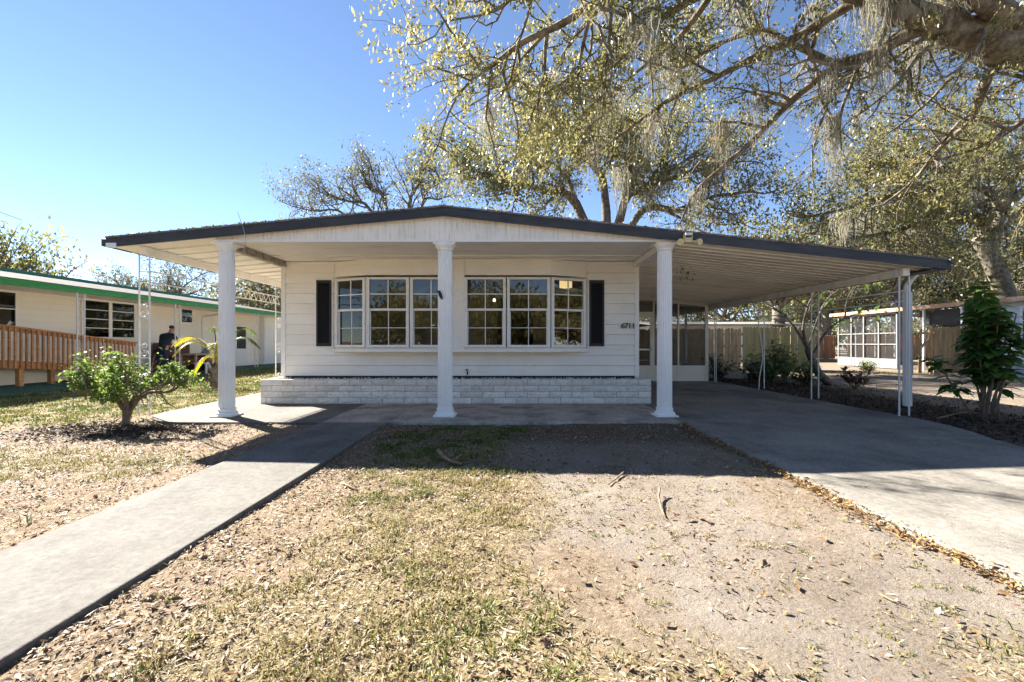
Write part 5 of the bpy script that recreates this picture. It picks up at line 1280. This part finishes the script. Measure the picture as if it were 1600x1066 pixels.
def litter():
    rg = np.random.default_rng(5)
    def pts(n, x0, x1, y0, y1, f, pw=1.0):
        x = rg.uniform(x0,x1,n); y = y0+(y1-y0)*rg.uniform(0,1,n)**pw
        k = rg.uniform(0,1,n) < f(x,y); x, y = x[k], y[k]; return x, y
    slabs = lambda x, y: (((x > -2.74)&(x < -1.78)&(y < 6.4))|((x > 2.33)&(x < 5.38+.5*sstep(4.4,6.6,y)))|((y > 6.36)&(x > -5.7)&(x < 5.85)))
    def f1(x, y):
        g, sa, li, dk, bed = masks(x,y); cl = fbm(x,y,4,3,71); return (~slabs(x,y))*np.clip(.13+.95*li+.55*g+.45*dk-.06*sa,0,1)*(.35+.9*sstep(.4,.62,cl))
    x, y = pts(52000,-1.8,2.33,1.15,6.36,lambda x,y: f1(x,y)*.8,1.1); x2, y2 = pts(30000,-6.5,-2.73,1.6,7,f1); x3, y3 = pts(3000,-12,-5,6,14,lambda x,y: .3+0*x)
    x4, y4 = pts(9000,-1.75,2.32,3.9,6.35,lambda x,y: .25+.6*sstep(.45,.6,fbm(x,y,2.1,3,44)))
    x = np.concatenate([x,x2,x3,x4]); y = np.concatenate([y,y2,y3,y4]); n = len(x); z = height(x,y)+rg.uniform(.002,.012,n)
    sz = rg.lognormal(math.log(.019),.42,n); sz = np.clip(sz,.006,.06)
    tag(scatter_mesh('leaf_litter', np.stack([x,y,z],-1), sz, .5, rg.beta(2,1.6,n), M['litter'], tilt=.38, fold=.22), 'small dry brown leaves strewn over the yard', None, kind='stuff')
    # thatch: flat straw bits
    def f2(x, y):
        g, sa, li, dk, bed = masks(x,y); return (~slabs(x,y))*np.clip(.05+.8*g+.35*li-.045*sa,0,1)
    x, y = pts(95000,-1.8,2.33,1.15,6.36,f2,1.15); x2, y2 = pts(40000,-6.5,-2.73,1.6,7,f2)
    x = np.concatenate([x,x2]); y = np.concatenate([y,y2]); n = len(x); z = height(x,y)+rg.uniform(.001,.014,n)
    tag(scatter_mesh('thatch', np.stack([x,y,z],-1), np.clip(rg.lognormal(math.log(.026),.4,n),.008,.07), .14, rg.beta(2.2,1.3,n), M['thatch'], tilt=.3), 'pale straw thatch between the grass', None, kind='stuff')
    # orange leaves gathered along the driveway edge and a few on the sand
    n = 3800; y = rg.uniform(1.6,6.3,n); x = 2.33-np.abs(rg.normal(0,.04+.11*fbm(y*0,y,1.3,3,12)**2,n))-.004+.07*(rg.uniform(0,1,n) < .12); k = rg.uniform(0,1,n) < .35+.65*sstep(.4,.6,fbm(x*0,y,2.2,3,3)); k &= ~((y > 4.1)&(rg.uniform(0,1,n) < .45)); x, y = x[k], y[k]
    n2 = 330; x2 = rg.uniform(.2,2.3,n2); y2 = rg.uniform(1.25,4.4,n2); n3 = 260; x3 = rg.uniform(2.4,5.6,n3); y3 = rg.uniform(2,9.5,n3)
    z = np.concatenate([height(x,y)+rg.uniform(.004,.05,len(x)), height(x2,y2)+.008, np.full(n3,.006)])
    P = np.stack([np.concatenate([x,x2,x3]), np.concatenate([y,y2,y3]), z],-1); n = len(P); sz = np.clip(rg.lognormal(math.log(.022),.45,n),.008,.07); sz[len(x)+n2:] *= .7
    tag(scatter_mesh('orange_leaves', P, sz, .5, rg.uniform(0,1,n), M['litter2'], tilt=.35, fold=.25), 'orange fallen leaves along the driveway edge', None, kind='stuff')
    # dark mulch of the carport bed and bush ring
    n = 26000; x = rg.uniform(5.3,9.0,n); y = rg.uniform(3.2,14.5,n); g, sa, li, dk, bed = masks(x,y); k = (rg.uniform(0,1,n) < bed*.9+.12)&~slabs(x,y); x, y = x[k], y[k]
    n2 = 3000; xb_ = rg.normal(-5.2,.55,n2); yb_ = rg.normal(5.95,.3,n2)
    P = np.stack([np.concatenate([x,xb_]), np.concatenate([y,yb_]), np.concatenate([height(x,y)+rg.uniform(.0,.05,len(x)), height(xb_,yb_)+rg.uniform(0,.02,n2)])],-1); n = len(P)
    tag(scatter_mesh('mulch', P, np.clip(rg.lognormal(math.log(.05),.4,n),.02,.13), .38, rg.beta(1.6,2.2,n), M['mulch'], tilt=.45, fold=.2), 'dark leafy mulch in the bed beside the carport', None, kind='stuff')
litter()
def roof_leaves():
    rg = np.random.default_rng(15); n = 5200; x = rg.uniform(XL+.05,XR-.05,n); y = YF+.0+np.abs(rg.normal(0,.10,n)); k = rg.uniform(0,1,n) < .15+.85*sstep(.42,.62,fbm(x,y*0,1.4,3,16)); x, y = x[k], y[k]
    z = np.array([ztop(a) for a in x])+rg.uniform(.012,.032,len(x))
    tag(scatter_mesh('roof_leaves', np.stack([x,y,z],-1), np.clip(rg.lognormal(math.log(.03),.4,len(x)),.01,.07), .5, rg.beta(1.5,2,len(x)), M['litter'], tilt=.5, fold=.2), 'dry leaves and moss caught along the front roof edge', None, kind='stuff')
roof_leaves()
# sticks, each its own
def stick(label, pts, r, twigs=()):
    t = thing('stick', pts[0], label, 'stick'); MB().tube(pts, [r*(1-.5*i/(len(pts)-1)) for i in range(len(pts))], 6).build('branch', M['stick'], t, smooth=True)
    for tw in twigs: MB().tube(tw, [r*.5,r*.25], 5).build('twig', M['stick'], t)
def gp_(px, py, dz=.0): 
    d = HC*F/(py-537); return Vector(((px-805)*d/F, d, float(height(np.array((px-805)*d/F), np.array(d)))+dz))
stick('thick forked stick standing up at the edge of the roof shadow', [gp_(684,712,.10), gp_(693,716,.05), gp_(706,720,.03), gp_(722,722,.02)], .022, [(gp_(706,720,.03), gp_(722,712,.06))])
stick('thin crooked twig lying upright on the pale sand', [gp_(1031,766,.06), gp_(1029,775,.03), gp_(1034,789,.015), gp_(1040,802,.012)], .009, [(gp_(1034,790,.02), gp_(1042,803,.01)), (gp_(1031,766,.06), gp_(1024,770,.04))])
stick('slim straight twig crossing out of the roof shadow', [gp_(974,735,.02), gp_(962,744,.018), gp_(950,752,.015)], .008)
stick('long pale twig on the dirt right of the walk', [gp_(535,750,.015), gp_(548,757,.02), gp_(560,763,.015)], .009)
stick('thin twig lying on the sand near the driveway edge', [gp_(1375,918,.01), gp_(1395,928,.012), gp_(1418,936,.01)], .005)
stick('bent pale stick in the dark mulch below the broad-leaved shrub', [gp_(1465,655,.05), gp_(1500,648,.06), gp_(1530,645,.04)], .014)
t = thing('leaf_clump', gp_(1092,802), 'dark curled leaf clump on the pale sand', 'leaf clump')
leaf_big('curled_leaf', [(gp_(1092,804,.01)+Vector((dx,dy,0)), (math.cos(a),math.sin(a),.5), .07, .04, .5) for dx,dy,a in ((0,0,.3),(.02,.01,2),(-.03,.0,3.3),(.03,-.01,5))], M['mulch'], t, WL[t.name])
